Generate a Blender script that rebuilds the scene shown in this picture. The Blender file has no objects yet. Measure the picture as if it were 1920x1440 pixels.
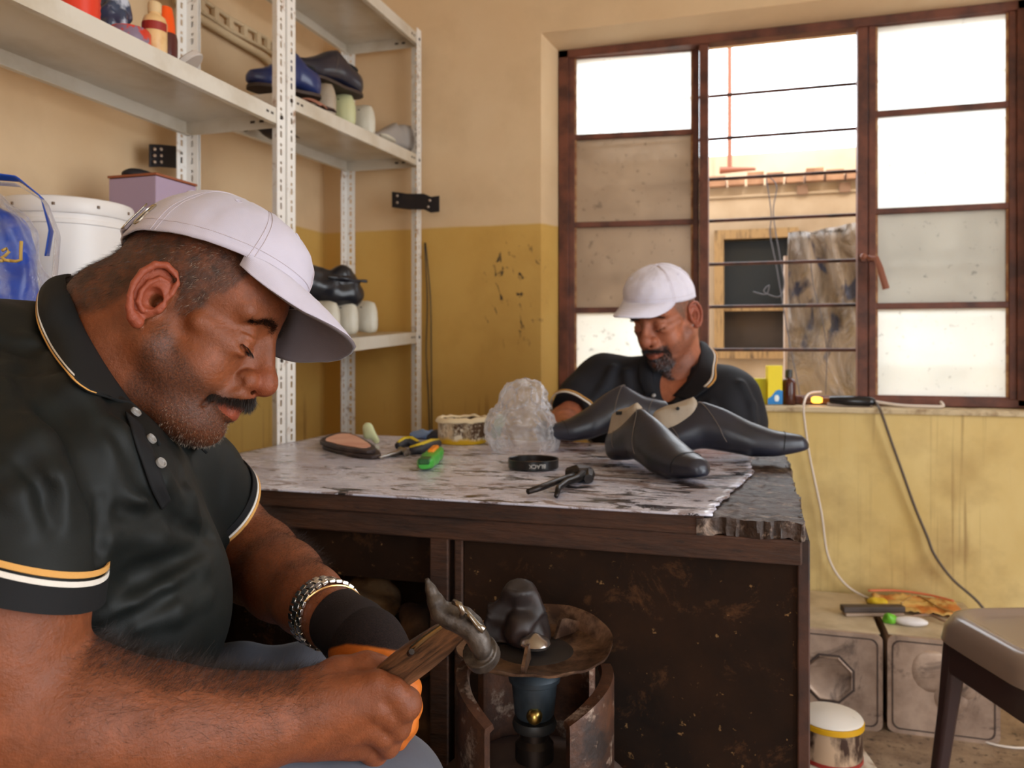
WORLD=6.2; SUN=2.2
import bpy, math, random
import numpy as np
from mathutils import Matrix, Vector, noise as mn
random.seed(7); rng = np.random.default_rng(7)
SC = bpy.context.scene; COL = SC.collection
R_ = math.radians; PI = math.pi
# ---------------- camera (level, 28 mm look, standing point at the origin) ----------------
FPX = 1500.0; HZ = 650.0; CH = 0.95; YAW = R_(16.8)
FW = Vector((-math.sin(YAW), math.cos(YAW), 0)); RT = Vector((math.cos(YAW), math.sin(YAW), 0)); UP = Vector((0, 0, 1))
CAM = Vector((0, 0, CH))
def ray(px, py): return FW + RT*((px-960)/FPX) + UP*((HZ-py)/FPX)
def P(px, py, d): return CAM + ray(px, py)*d
def onZ(px, py, z): r = ray(px, py); return CAM + r*((z-CH)/r.z)
def onY(px, py, y): r = ray(px, py); return CAM + r*(y/r.y)
def onX(px, py, x): r = ray(px, py); return CAM + r*(x/r.x)
cd = bpy.data.cameras.new('camera'); cam = bpy.data.objects.new('camera', cd); COL.objects.link(cam)
cam.location = CAM; cam.rotation_euler = (R_(90), 0, YAW)
cd.sensor_width = 36; cd.lens = 36*FPX/1920; cd.shift_y = -(720-HZ)/1920; cd.clip_start = .05
cd.dof.use_dof = True; cd.dof.focus_distance = .80; cd.dof.aperture_fstop = 8.0
SC.camera = cam
SC.view_settings.view_transform = 'Standard'; SC.view_settings.look = 'None'; SC.view_settings.gamma = 1
SC.view_settings.exposure = 0; SC.view_settings.use_curve_mapping = False
# ---------------- objects ----------------
W = {}
def mw(o): return W[o.name] if o is not None else Matrix.Identity(4)
def setp(o, label=None, cat=None, group=None, kind=None):
    if label: o['label'] = label
    if cat: o['category'] = cat
    if group: o['group'] = group
    if kind: o['kind'] = kind
    return o
def thing(name, label, cat, loc=(0, 0, 0), rz=0, group=None, mat4=None):
    o = bpy.data.objects.new(name, None); COL.objects.link(o); o.empty_display_size = .05
    m = mat4 if mat4 is not None else Matrix.Translation(loc) @ Matrix.Rotation(rz, 4, 'Z')
    o.matrix_world = m; W[o.name] = m.copy()
    return setp(o, label, cat, group)
def copy_tree(o, m, label=None, parent=None):
    c = o.copy(); COL.objects.link(c)
    if parent is None:
        c.matrix_world = m
        if label: c['label'] = label
    else: c.parent = parent
    for ch in list(o.children): copy_tree(ch, None, None, c)
    if parent is None: W[c.name] = m.copy()
    return c
class MB:
    def __init__(s): s.v = []; s.f = []; s.m = Matrix.Identity(4); s.uv = None
    def add(s, vs, fs):
        n = len(s.v); s.v += [tuple(s.m @ Vector(v)) for v in vs]; s.f += [tuple(i+n for i in f) for f in fs]; return s
    def box(s, c, d, rot=None):
        x, y, z = d[0]/2, d[1]/2, d[2]/2
        vs = [Vector(q) for q in ((-x,-y,-z),(x,-y,-z),(x,y,-z),(-x,y,-z),(-x,-y,z),(x,-y,z),(x,y,z),(-x,y,z))]
        if rot is not None: vs = [rot @ q for q in vs]
        return s.add([q+Vector(c) for q in vs], [(0,3,2,1),(4,5,6,7),(0,1,5,4),(1,2,6,5),(2,3,7,6),(3,0,4,7)])
    def bb(s, x0, x1, y0, y1, z0, z1): return s.box(((x0+x1)/2,(y0+y1)/2,(z0+z1)/2),(x1-x0,y1-y0,z1-z0))
    def rings(s, rings, cap=True, closed=True):
        n = len(rings[0]); vs = [p for r in rings for p in r]; fs = []
        for i in range(len(rings)-1):
            for j in range(n if closed else n-1):
                a = i*n+j; b = i*n+(j+1) % n; fs.append((a, b, b+n, a+n))
        if cap and closed:
            fs.append(tuple(range(n-1, -1, -1))); fs.append(tuple(range((len(rings)-1)*n, len(rings)*n)))
        return s.add(vs, fs)
    def tube(s, pts, r, n=8, flat=1.0, up=None):
        pts = [Vector(p) for p in pts]; rs = r if isinstance(r, (list, tuple)) else [r]*len(pts)
        prev = None; rg = []
        for i, p in enumerate(pts):
            t = (pts[min(i+1, len(pts)-1)]-pts[max(i-1, 0)]).normalized()
            if prev is None:
                a = Vector(up) if up is not None else (Vector((0,0,1)) if abs(t.z) < .9 else Vector((1,0,0)))
            else: a = prev
            x = (a - t*a.dot(t)).normalized(); y = t.cross(x); prev = x
            rg.append([p + x*(math.cos(2*PI*k/n)*rs[i]*flat) + y*(math.sin(2*PI*k/n)*rs[i]) for k in range(n)])
        return s.rings(rg)
    def lathe(s, prof, n=24, c=(0,0,0), a0=0, a1=2*PI, sx=1, sy=1):
        full = abs(a1-a0-2*PI) < 1e-6; m = n if full else n+1
        rg = [[(c[0]+r*math.cos(a0+(a1-a0)*k/n)*sx, c[1]+r*math.sin(a0+(a1-a0)*k/n)*sy, c[2]+z) for k in range(m)] for r, z in prof]
        return s.rings(rg, cap=full, closed=full)
    def prism(s, poly, z0, z1):
        n = len(poly); vs = [(x, y, z0) for x, y in poly]+[(x, y, z1) for x, y in poly]
        return s.add(vs, [tuple(range(n-1,-1,-1)), tuple(range(n, 2*n))]+[(i,(i+1)%n,(i+1)%n+n,i+n) for i in range(n)])
    def ball(s, c, r, nu=16, nv=10, fn=None):
        r = (r, r, r) if not isinstance(r, (list, tuple)) else r; rg = []
        for i in range(1, nv):
            th = PI*i/nv
            rg.append([(c[0]+r[0]*math.sin(th)*math.cos(2*PI*k/nu), c[1]+r[1]*math.sin(th)*math.sin(2*PI*k/nu), c[2]-r[2]*math.cos(th)) for k in range(nu)])
        return s.rings(rg)
    def grid(s, fn, nu, nv, cu=False, cv=False):
        vs = [fn(i/(nu if cu else nu-1), j/(nv if cv else nv-1)) for i in range(nu) for j in range(nv)]; fs = []
        for i in range(nu if cu else nu-1):
            for j in range(nv if cv else nv-1):
                a = i*nv+j; b = i*nv+(j+1)%nv; c = ((i+1)%nu)*nv+(j+1)%nv; d = ((i+1)%nu)*nv+j
                fs.append((a, d, c, b))
        return s.add(vs, fs)
    def obj(s, name, mat, parent=None, world=False, smooth=30, bevel=0, label=None, solid=0, sub=0, loc=None):
        me = bpy.data.meshes.new(name); vs = s.v
        inv = None
        if parent is not None and world: inv = mw(parent).inverted()
        if parent is None and loc is not None: inv = Matrix.Translation(loc).inverted()
        if inv is not None: vs = [tuple(inv @ Vector(v)) for v in vs]
        me.from_pydata(vs, [], s.f); me.update()
        return meshobj(name, me, mat, parent, smooth, bevel, label, solid, sub, loc)
def meshobj(name, me, mat, parent=None, smooth=30, bevel=0, label=None, solid=0, sub=0, loc=None):
    if isinstance(mat, (list, tuple)):
        for q in mat: me.materials.append(q)
    elif mat: me.materials.append(mat)
    if smooth:
        me.polygons.foreach_set('use_smooth', [True]*len(me.polygons))
        if smooth < 180: me.set_sharp_from_angle(angle=R_(smooth))
    o = bpy.data.objects.new(name, me); COL.objects.link(o)
    if parent is not None: o.parent = parent; W[o.name] = mw(parent)
    else:
        W[o.name] = Matrix.Translation(loc) if loc is not None else Matrix.Identity(4)
        if loc is not None: o.location = loc
    if label: o['label'] = label
    if solid:
        q = o.modifiers.new('thickness', 'SOLIDIFY'); q.thickness = solid; q.offset = 0
    if bevel:
        q = o.modifiers.new('bevel', 'BEVEL'); q.width = bevel; q.segments = 2; q.limit_method = 'ANGLE'; q.angle_limit = R_(40)
    if sub:
        q = o.modifiers.new('subdivision', 'SUBSURF'); q.levels = sub; q.render_levels = sub
    return o
def arr_mesh(name, V, F):
    me = bpy.data.meshes.new(name); nv, nf = len(V), len(F); k = F.shape[1]
    me.vertices.add(nv); me.vertices.foreach_set('co', V.astype(np.float32).ravel())
    me.loops.add(nf*k); me.loops.foreach_set('vertex_index', F.astype(np.int32).ravel())
    me.polygons.add(nf); me.polygons.foreach_set('loop_start', np.arange(0, nf*k, k, dtype=np.int32))
    me.update(calc_edges=True); return me
# ---------------- materials ----------------
class NT:
    def __init__(s, name):
        s.m = bpy.data.materials.new(name); s.m.use_nodes = True; s.t = s.m.node_tree; s.t.nodes.clear()
        s.out = s.n('ShaderNodeOutputMaterial')
    def n(s, t, **k):
        o = s.t.nodes.new(t)
        for a, b in k.items():
            if a.startswith('i_'):
                key = a[2:].replace('_', ' '); o.inputs[int(key) if key.isdigit() else key].default_value = b
            else: setattr(o, a, b)
        return o
    def l(s, a, b): s.t.links.new(a, b)
    def coord(s, scale=(1,1,1), kind='Object', rot=(0,0,0)):
        c = s.n('ShaderNodeTexCoord'); mp = s.n('ShaderNodeMapping'); s.l(c.outputs[kind], mp.inputs[0])
        mp.inputs['Scale'].default_value = scale; mp.inputs['Rotation'].default_value = rot; return mp.outputs[0]
    def noise(s, vec, scale, detail=4, rough=.55, lo=.4, hi=.6, dist=0):
        a = s.n('ShaderNodeTexNoise'); a.inputs['Scale'].default_value = scale; a.inputs['Detail'].default_value = detail
        a.inputs['Roughness'].default_value = rough; a.inputs['Distortion'].default_value = dist; s.l(vec, a.inputs['Vector'])
        return s.ramp(a.outputs[0], lo, hi)
    def ramp(s, v, lo, hi, a=0.0, b=1.0):
        r = s.n('ShaderNodeMapRange'); s.l(v, r.inputs[0]); r.inputs[1].default_value = lo; r.inputs[2].default_value = hi
        r.inputs[3].default_value = a; r.inputs[4].default_value = b; return r.outputs[0]
    def mix(s, f, a, b):
        m = s.n('ShaderNodeMix', data_type='RGBA')
        for i, q in ((0, f), (6, a), (7, b)):
            if isinstance(q, (int, float)): m.inputs[i].default_value = q
            elif isinstance(q, (tuple, list)): m.inputs[i].default_value = (*q[:3], 1)
            else: s.l(q, m.inputs[i])
        return m.outputs[2]
    def math(s, op, a, b=0.0):
        m = s.n('ShaderNodeMath', operation=op)
        for i, q in enumerate((a, b)):
            if isinstance(q, (int, float)): m.inputs[i].default_value = q
            else: s.l(q, m.inputs[i])
        return m.outputs[0]
    def pr(s, col, rough=.5, metal=0, bump=None, bs=.2, bd=.002, **k):
        b = s.n('ShaderNodeBsdfPrincipled')
        for key, q in (('Base Color', col), ('Roughness', rough), ('Metallic', metal)):
            if isinstance(q, (int, float)): b.inputs[key].default_value = q
            elif isinstance(q, (tuple, list)): b.inputs[key].default_value = (*q[:3], 1)
            else: s.l(q, b.inputs[key])
        for a, q in k.items():
            key = a.replace('_', ' ')
            if isinstance(q, (int, float, tuple)): b.inputs[key].default_value = q
            else: s.l(q, b.inputs[key])
        if bump is not None:
            n = s.n('ShaderNodeBump'); n.inputs['Strength'].default_value = bs; n.inputs['Distance'].default_value = bd
            s.l(bump, n.inputs['Height']); s.l(n.outputs[0], b.inputs['Normal'])
        s.l(b.outputs[0], s.out.inputs[0]); return b
def lin(r, g, b):
    f = lambda c: (c/255/12.92 if c/255 <= .04045 else ((c/255+.055)/1.055)**2.4)
    return (f(r), f(g), f(b))
def M(name, c, rough=.5, metal=0, c2=None, scale=12, lo=.42, hi=.62, bump=0, bscale=60, stretch=(1,1,1), detail=5, **k):
    t = NT(name); v = t.coord(stretch); col = c
    if c2 is not None: col = t.mix(t.noise(v, scale, detail, lo=lo, hi=hi), c, c2)
    bn = t.noise(v, bscale, 4, lo=.2, hi=.8) if bump else None
    t.pr(col, rough, metal, bn, bump, **k); return t.m
# ---------------- room ----------------
XL, XR, YB, YN, ZC = -1.445, 2.3, 2.5, -2.2, 2.75
def wallmat():
    t = NT('two tone wall paint'); c = t.n('ShaderNodeNewGeometry'); sp = t.n('ShaderNodeSeparateXYZ'); t.l(c.outputs['Position'], sp.inputs[0])
    pos = c.outputs['Position']
    def nz(scale, st, lo, hi, det=5, dist=0):
        mp = t.n('ShaderNodeMapping'); mp.inputs['Scale'].default_value = st; t.l(pos, mp.inputs[0]); return t.noise(mp.outputs[0], scale, det, lo=lo, hi=hi, dist=dist)
    up = t.mix(nz(3, (1,1,1), .3, .7), lin(222, 194, 156), lin(212, 180, 140))
    dn = t.mix(nz(2.5, (1,1,1), .3, .7), lin(210, 170, 92), lin(198, 154, 74))
    # paint under the sill: paler yellow
    under = t.mix(nz(4, (1,1,.6), .35, .7), lin(226, 200, 136), lin(208, 176, 106))
    isu = t.math('MULTIPLY', t.ramp(sp.outputs[2], .80, .755), t.ramp(sp.outputs[0], -.1, .1))
    z = t.math('ADD', sp.outputs[2], t.ramp(nz(9, (1,1,1), 0, 1), 0, 1, -.004, .004))
    zl = t.math('ADD', z, t.math('MULTIPLY', t.math('MULTIPLY', t.ramp(sp.outputs[0], -1.40, -1.43), t.ramp(sp.outputs[1], 2.05, 2.0)), .40)); col = t.mix(t.ramp(zl, 1.345, 1.352), dn, up)
    col = t.mix(isu, col, under)
    drip = t.math('MULTIPLY', nz(22, (1.6,1.6,.05), .56, .66, 3), t.math('MULTIPLY', t.ramp(sp.outputs[2], .8, .75), nz(3, (1,1,.7), .42, .6)))
    col = t.mix(t.math('MULTIPLY', drip, .55), col, lin(120, 78, 34))
    grime = t.math('MULTIPLY', nz(5, (1,1,1), .52, .75, 6), t.ramp(sp.outputs[2], 1.0, .3, .15, .6))
    col = t.mix(grime, col, lin(132, 94, 48))
    # smeared dark marks left of the window
    fx = t.math('SUBTRACT', 1.0, t.math('MULTIPLY', t.math('ABSOLUTE', t.math('ADD', sp.outputs[0], .755)), 8.5))
    fz = t.math('SUBTRACT', 1.0, t.math('MULTIPLY', t.math('ABSOLUTE', t.math('SUBTRACT', sp.outputs[2], 1.13)), 5.2))
    area = t.math('MULTIPLY', t.ramp(fx, 0, .5), t.ramp(fz, 0, .5))
    sm = t.math('MULTIPLY', area, nz(26, (1.5,1,.8), .60, .66, 4, .6))
    col = t.mix(sm, col, (.02, .016, .014))
    t.pr(col, .75, 0, nz(14, (1,1,1), .2, .8, 8), .25, .004)
    return t.m
WM = wallmat()
def struct(name, mb, mat, **k):
    o = mb.obj(name, mat, **k); o['kind'] = 'structure'; return o
# floor
t = NT('worn concrete floor'); v = t.coord()
c = t.mix(t.noise(v, 9, 8, .7, .35, .65), lin(176, 150, 122), lin(120, 96, 76)); c = t.mix(t.noise(v, 45, 4, .7, .55, .68), c, lin(70, 55, 45))
t.pr(c, .7, 0, t.noise(v, 40, 6, lo=.2, hi=.8), .4, .004)
struct('floor', MB().bb(XL-.2, XR+.2, YN-.2, YB+.2, -.1, 0), t.m)
struct('ceiling', MB().bb(XL-.2, XR+.2, YN-.2, YB+.25, ZC, ZC+.12), M('ceiling plaster', lin(214, 196, 160), .9))
struct('wall_left', MB().bb(XL-.2, XL, YN-.2, YB+.2, 0, ZC), WM)
RY0, RY1, RZ = -.9, 1.35, 2.4  # unseen side opening, added and placed to brighten the left wall
b = MB(); b.bb(XR, XR+.2, YN-.2, RY0, 0, ZC); b.bb(XR, XR+.2, RY1, YB+.2, 0, ZC); b.bb(XR, XR+.2, RY0, RY1, RZ, ZC); struct('wall_right', b, WM)
# far wall with the window opening
WX0, WX1, WZ0, WZ1 = -.63, .765, .770, 1.93
b = MB(); b.bb(XL-.2, WX0-.027, YB, YB+.22, 0, ZC); b.prism([(WX0-.027, YB), (WX0+.010, YB+.085), (WX0+.010, YB+.22), (WX0-.027, YB+.22)], 0, ZC); b.bb(WX1, XR+.2, YB, YB+.22, 0, ZC)
b.bb(WX0, WX1, YB, YB+.22, 0, WZ0); b.bb(WX0-.027, WX1, YB, YB+.22, WZ1+.032, ZC); b.add([(WX0-.027,YB,WZ1+.034),(WX1,YB,WZ1+.034),(WX1,YB+.085,WZ1),(WX0-.027,YB+.085,WZ1),(WX0-.027,YB+.22,WZ1),(WX1,YB+.22,WZ1),(WX1,YB+.22,WZ1+.034),(WX0-.027,YB+.22,WZ1+.034)], [(0,1,2,3),(3,2,5,4),(4,5,6,7),(7,6,1,0)]); struct('wall_far', b, WM)
# rear wall with the open shop doorway
DX0, DX1, DZ = .2, 1.2, 2.1
b = MB(); b.bb(XL, DX0, YN-.15, YN, 0, ZC); b.bb(DX1, XR, YN-.15, YN, 0, ZC); b.bb(DX0, DX1, YN-.15, YN, DZ, ZC); struct('wall_near', b, WM)
# ---------------- window ----------------
rust = M('rust brown window paint', lin(112, 62, 44), .55, 0, lin(72, 38, 28), 14, .4, .65, .3, 80)
rustd = M('dark brown grille paint', lin(84, 48, 38), .6, 0, lin(46, 28, 24), 20)
win = bpy.data.objects.new('window_1', None); COL.objects.link(win); win.location = (0, 2.6, WZ0); W['window_1'] = Matrix.Translation((0, 2.6, WZ0))
setp(win, 'rusty brown steel casement window with frosted panes and iron grille', 'window', kind='structure')
GY = 2.60
fb = MB()
for x0, x1 in ((WX0+.012, WX0+.045), (WX1-.05, WX1-.015)): fb.bb(x0, x1, GY-.02, GY+.03, WZ0+.01, WZ1)
for x in (-.150, .312): fb.bb(x-.014, x+.014, GY-.012, GY+.035, WZ0+.01, WZ1)
fb.bb(WX0+.012, WX1-.015, GY-.02, GY+.03, WZ1-.026, WZ1); fb.bb(WX0+.012, WX1-.015, GY-.02, GY+.03, WZ0+.006, WZ0+.03)
fb.obj('window_frame', rust, win, world=True, bevel=.002)
def glass(name, tr, tl, opacity, dif=.35):
    t = NT(name); v = t.coord()
    d = t.noise(v, 6, 6, .6, .35, .75); d2 = t.noise(v, 40, 3, .6, .62, .72)
    col = t.mix(t.math('MULTIPLY', d, .6), tl, tuple(q*.72 for q in tl)); col = t.mix(t.math('MULTIPLY', d2, .6), col, tuple(q*.35 for q in tl))
    a = t.n('ShaderNodeBsdfTranslucent'); t.l(col, a.inputs[0]); dd = t.n('ShaderNodeBsdfDiffuse'); t.l(col, dd.inputs[0])
    m0 = t.n('ShaderNodeMixShader'); m0.inputs[0].default_value = dif; t.l(a.outputs[0], m0.inputs[1]); t.l(dd.outputs[0], m0.inputs[2])
    g = t.n('ShaderNodeBsdfGlossy'); g.inputs['Roughness'].default_value = .35
    m1 = t.n('ShaderNodeMixShader'); m1.inputs[0].default_value = .05; t.l(m0.outputs[0], m1.inputs[1]); t.l(g.outputs[0], m1.inputs[2])
    tp = t.n('ShaderNodeBsdfTransparent'); tp.inputs[0].default_value = (*tr, 1)
    m2 = t.n('ShaderNodeMixShader'); t.l(t.ramp(d, 0, 1, opacity-.08, opacity+.08), m2.inputs[0]); t.l(tp.outputs[0], m2.inputs[1]); t.l(m1.outputs[0], m2.inputs[2])
    t.l(m2.outputs[0], t.out.inputs[0]); return t.m
g_clear = glass('dusty frosted glass', (.97,.98,.96), (.95,.96,.92), .74, .08)
g_grey = glass('grimy grey glass', (.75,.72,.66), lin(182, 162, 140), .95)
g_grey2 = glass('grimy pale glass', (.8,.82,.82), lin(208, 204, 194), .93)
zs = [WZ0+.02, 1.070, 1.352, 1.642, WZ1-.012]
def sash(x0, x1, ang, gl, hinge):
    m = Matrix.Translation((x0 if hinge == 'l' else x1, GY, 0)) @ Matrix.Rotation(ang, 4, 'Z') @ Matrix.Translation((-(x0 if hinge == 'l' else x1), -GY, 0))
    s = MB(); s.m = m; w = .020
    s.bb(x0, x0+w, GY-.012, GY+.012, zs[0], zs[4]); s.bb(x1-w, x1, GY-.012, GY+.012, zs[0], zs[4])
    for i, z in enumerate(zs):
        h = .016 if i in (0, 4) else .009
        s.bb(x0+w*.8, x1-w*.8, GY-.010, GY+.010, max(z-h, zs[0]), min(z+h, zs[4]))
    o = s.obj('sash', rust, win, world=True, bevel=.002)
    for i in range(4):
        p = MB(); p.m = m; p.bb(x0+w, x1-w, GY-.0015, GY+.0015, zs[i]+.009, zs[i+1]-.009)
        p.obj('pane', gl[i], o, world=True, label='grey grimy pane' if gl[i] is not g_clear else None)
        q = MB(); q.m = m    # old putty, uneven
        for (xa, xb, za, zb) in ((x0+w-.002, x0+w+.006, zs[i]+.008, zs[i+1]-.008), (x1-w-.006, x1-w+.002, zs[i]+.008, zs[i+1]-.008)):
            q.bb(xa, xb, GY-.008, GY, za, zb)
        q.obj('putty', M('putty', lin(140, 92, 60), .8, 0, lin(180, 140, 96), 30), o, world=True)
    return o
sl = sash(-.587, -.166, R_(5.5), [g_clear, g_grey, g_grey, g_clear], 'l')
sr = sash(.328, .716, 0, [g_clear, g_grey2, g_clear, g_clear], 'l')
# handle on the right sash
hb = MB(); hp = onY(1628, 484, GY-.02)
hb.box(hp, (.035, .012, .018)); hb.tube([hp+Vector((.0,-.01,0)), hp+Vector((.018,-.03,-.004)), hp+Vector((.026,-.035,-.03)), hp+Vector((.043,-.04,-.095))], [.008,.008,.009,.010], 10)
hb.ball(hp+Vector((-.014,-.012,.004)), .010)
hb.obj('handle', M('brown handle', lin(140, 84, 62), .45), win, world=True)
for z in (1.763, 1.624, 1.493, 1.358, 1.217, 1.079, .940):
    MB().tube([(WX0, 2.675, z), (WX1, 2.675, z)], .0055, 8).obj('grille_bar', rustd, win, world=True)
# window sill boards are plaster: pale dusty ledge
struct('trim_1', MB().bb(WX0-.0, WX1, YB-.012, YB+.20, WZ0-.012, WZ0+.004), M('dusty sill', lin(206, 186, 150), .8, 0, lin(150, 124, 92), 25, .5, .7), bevel=.003)
# ---------------- outside ----------------
yl = M('sunlit cream render', lin(156, 136, 112), .9, 0, lin(130, 108, 82), 3, .45, .7)
bld = thing('neighbouring_building', 'cream rendered building with brick course and dark window seen through open casement', 'building', (.5, 4.1, 0))
FY = 4.1
wp0, wp1 = onY(1357, 450, FY), onY(1478, 655, FY)
b = MB(); x0, x1, z0, z1 = wp0.x, wp1.x, wp1.z, wp0.z
topz = onY(1470, 345, FY).z
b.bb(-3, x0, FY, FY+.25, -.5, topz); b.bb(x1, 6, FY, FY+.25, -.5, topz); b.bb(x0, x1, FY, FY+.25, -.5, z0); b.bb(x0, x1, FY, FY+.25, z1, topz)
b.bb(-3, 6, FY-.012, FY, onY(1470, 364, FY).z-.006, onY(1470, 364, FY).z+.004)
b.obj('wall', yl, bld, world=True)
zc_ = onY(1470, 322, FY).z
b = MB()
for i in range(90):
    x = -3+i*.09; b.bb(x, x+.078, FY-.05+.01*(i % 2), FY+.2, topz, zc_ - .01*(i % 3))
b.obj('brick_course', M('orange brick', lin(150, 112, 84), .9, 0, lin(124, 86, 62), 8), bld, world=True)
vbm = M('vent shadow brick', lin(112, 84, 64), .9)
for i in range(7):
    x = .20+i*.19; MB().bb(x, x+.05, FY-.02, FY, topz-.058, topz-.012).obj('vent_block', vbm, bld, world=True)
b = MB().bb(-3, 6, FY+.5, FY+.7, -.5, onY(1470, 284, FY+.5).z)
b.obj('parapet', M('bright parapet render', lin(186, 160, 132), .9, 0, lin(196, 174, 148), 2), bld, world=True)
b = MB(); f = .045
b.bb(x0-f, x0, FY-.03, FY+.05, z0-f, z1+f); b.bb(x1, x1+f, FY-.03, FY+.05, z0-f, z1+f); b.bb(x0, x1, FY-.03, FY+.05, z1, z1+f); b.bb(x0, x1, FY-.03, FY+.05, z0-f, z0)
zm = onY(1420, 578, FY).z; b.bb(x0, x1, FY, FY+.04, zm-.012, zm+.012)
b.obj('window_surround', M('yellow wood frame', lin(138, 108, 68), .8, 0, lin(76, 56, 34), 20, .5, .7, stretch=(4,4,.6)), bld, world=True)
MB().bb(x0, x1, FY+.06, FY+.07, zm, z1).obj('window_glass', M('dark blue glass', (.004,.009,.014), .4), bld, world=True)
MB().bb(x0, x1, FY+.05, FY+.06, z0, zm).obj('shutter_board', M('brown board', lin(54, 42, 34), .7, 0, lin(40, 30, 24), 6), bld, world=True)
# mast
pb = onY(1368, 318, FY+.2)
o = MB().tube([pb, pb+Vector((0,0,2.2))], .012, 8).tube([pb+Vector((-.05,0,-.0)), pb+Vector((.13,0,-.004))], [.02,.008], 8).obj('roof_mast', M('rusty pole', lin(130, 76, 54), .7), loc=pb)
setp(o, 'thin rusty pole standing on the roof line outside the window', 'pole')
# plastic wrapped sheet
sp_ = onY(1540, 745, 3.15); t = NT('cloudy wrapping film'); v = t.coord((1, 1, .45))
n1 = t.noise(v, 7, 6, .6, .3, .7, 1.2); col = t.mix(n1, lin(182, 168, 156), lin(84, 76, 72)); col = t.mix(t.noise(v, 11, 3, .5, .60, .66, .5), col, lin(60, 66, 92))
t.pr(col, .22, 0, n1, .8, .03); pm = t.m
sx0, sx1 = onY(1473, 600, 3.15).x, onY(1612, 600, 3.1).x; zt = onY(1540, 410, 3.15).z
def sf(u, v):
    x = sx0+(sx1-sx0+.1)*u + .03*max(0, v-.8)*2; z = -.018+(zt+.018)*v - (.06*(1-u) if v > .97 else 0)
    return (x, 3.15 + .02*mn.noise(Vector((x*8, z*4, 3))) + .012*math.sin(x*70+z*18)*(v > .72) - .05*(1-v), z)
b = MB(); b.grid(sf, 40, 60)
sh = thing('wrapped_glass_sheet', 'large plastic wrapped sheet leaning outside beyond the window grille', 'sheet', (sp_.x, 3.2, -.02))
b.obj('plastic_film', pm, sh, world=True, solid=.004, smooth=180)
MB().bb(sx0+.01, sx1+.1, 3.17, 3.19, -.018, zt-.06).obj('backing_sheet', M('grey sheet', lin(130, 118, 108), .5), sh, world=True)
MB().tube([(sx0, 3.12, -.018), (sx0, 3.13, onY(1480, 480, 3.13).z)], .008, 6).obj('edge_strip', M('pale edge strip', lin(170, 150, 136), .5), sh, world=True)
# outside ground
struct('floor_outside', MB().bb(-8, 10, YB+.22, 30, -.12, -.02), M('outside paving', lin(190, 170, 145), .9))
struct('floor_street', MB().bb(-8, 10, -14, YN-.2, -.12, -.02), M('street paving', lin(150, 140, 125), .9))
def wire(name, pts, r, mat, label, cat='wire', group=None, n=6, par=None):
    # smooth the polyline with Catmull-Rom
    p = [Vector(q) for q in pts]; out = []
    for i in range(len(p)-1):
        a, b_, c_, d_ = p[max(i-1,0)], p[i], p[i+1], p[min(i+2, len(p)-1)]
        for k in range(6):
            s_ = k/6; out.append(.5*((2*b_)+(c_-a)*s_+(2*a-5*b_+4*c_-d_)*s_*s_+(3*b_-a-3*c_+d_)*s_**3))
    out.append(p[-1])
    if par is not None: return MB().tube(out, r, n).obj(name, mat, par, world=True, smooth=180)
    o = MB().tube(out, r, n).obj(name, mat, loc=p[0], smooth=180)
    if name: setp(o, label, cat, group)
    return o
greyw = M('grey wire', lin(90, 86, 92), .5); whitew = M('white cable', lin(222, 208, 196), .45); blackw = M('black wire', lin(38, 30, 26), .5)
Yw = 2.72
wire('hanging_wire', [onY(x, y, Yw) for x, y in ((1436,330),(1446,400),(1444,440),(1456,500),(1466,560),(1480,640),(1496,720),(1500,748))], .0018, greyw, 'long grey wire hanging from the grille down to the sill by the sheet', group=None)
wire('hanging_wire', [onY(x, y, Yw+.02) for x, y in ((1440,330),(1456,350),(1450,400),(1462,480),(1470,530),(1462,556),(1440,552),(1432,545),(1442,535),(1436,552),(1412,547))], .0018, greyw, 'grey wire curling into a loop before the dark window outside')
wire('hanging_wire', [onY(x, y, Yw+.03) for x, y in ((1520,492),(1526,540),(1542,600),(1550,660),(1548,740))], .0015, greyw, 'thin grey wire hanging in front of the wrapped sheet')
# ---------------- slotted steel shelving ----------------
paint = NT('white shelf enamel'); v = paint.coord()
cc = paint.mix(paint.noise(v, 26, 5, .6, .6, .72), lin(236, 232, 226), lin(160, 126, 98))
paint.pr(cc, .32, 0, paint.noise(v, 8, 3, lo=.2, hi=.8), .05); paint = paint.m
plate = NT('cream shelf enamel'); v = plate.coord(); cc = plate.mix(plate.noise(v, 5, 5, .6, .45, .7), lin(212, 204, 190), lin(188, 174, 152))
plate.pr(cc, .3, 0); plate = plate.m
boltm = M('dark bolt', lin(70, 60, 54), .45, .7)
def perf(b, o, du, h, w=.034, z0=0.0, pitch=.042):
    """perforated flange: alternating slots and round holes, real openings"""
    o = Vector(o); du = Vector(du).normalized(); c0, c1 = w*.40, w*.64
    xs = [0, c0, c1, w]; zz = [z0]; holes = []
    z = z0+.012; k = 0
    while z < h-.03:
        hh = .015 if k % 2 == 0 else .007
        zz += [z, z+hh]; holes.append(len(zz)-2); z += pitch/2; k += 1
    zz.append(h); vs = []; fs = []
    for q in zz:
        for x in xs: vs.append(o+du*x+Vector((0,0,q)))
    for i in range(len(zz)-1):
        for j in range(3):
            if j == 1 and i in holes: continue
            a = i*4+j; fs.append((a, a+1, a+5, a+4))
    b.add(vs, fs)
def post(par, x, y, sx, sy, h):
    b = MB(); perf(b, (x, y, 0), (sx, 0, 0), h); perf(b, (x, y, 0), (0, sy, 0), h)
    return b.obj('post', paint, par, world=True, solid=.0022, smooth=0)
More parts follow.
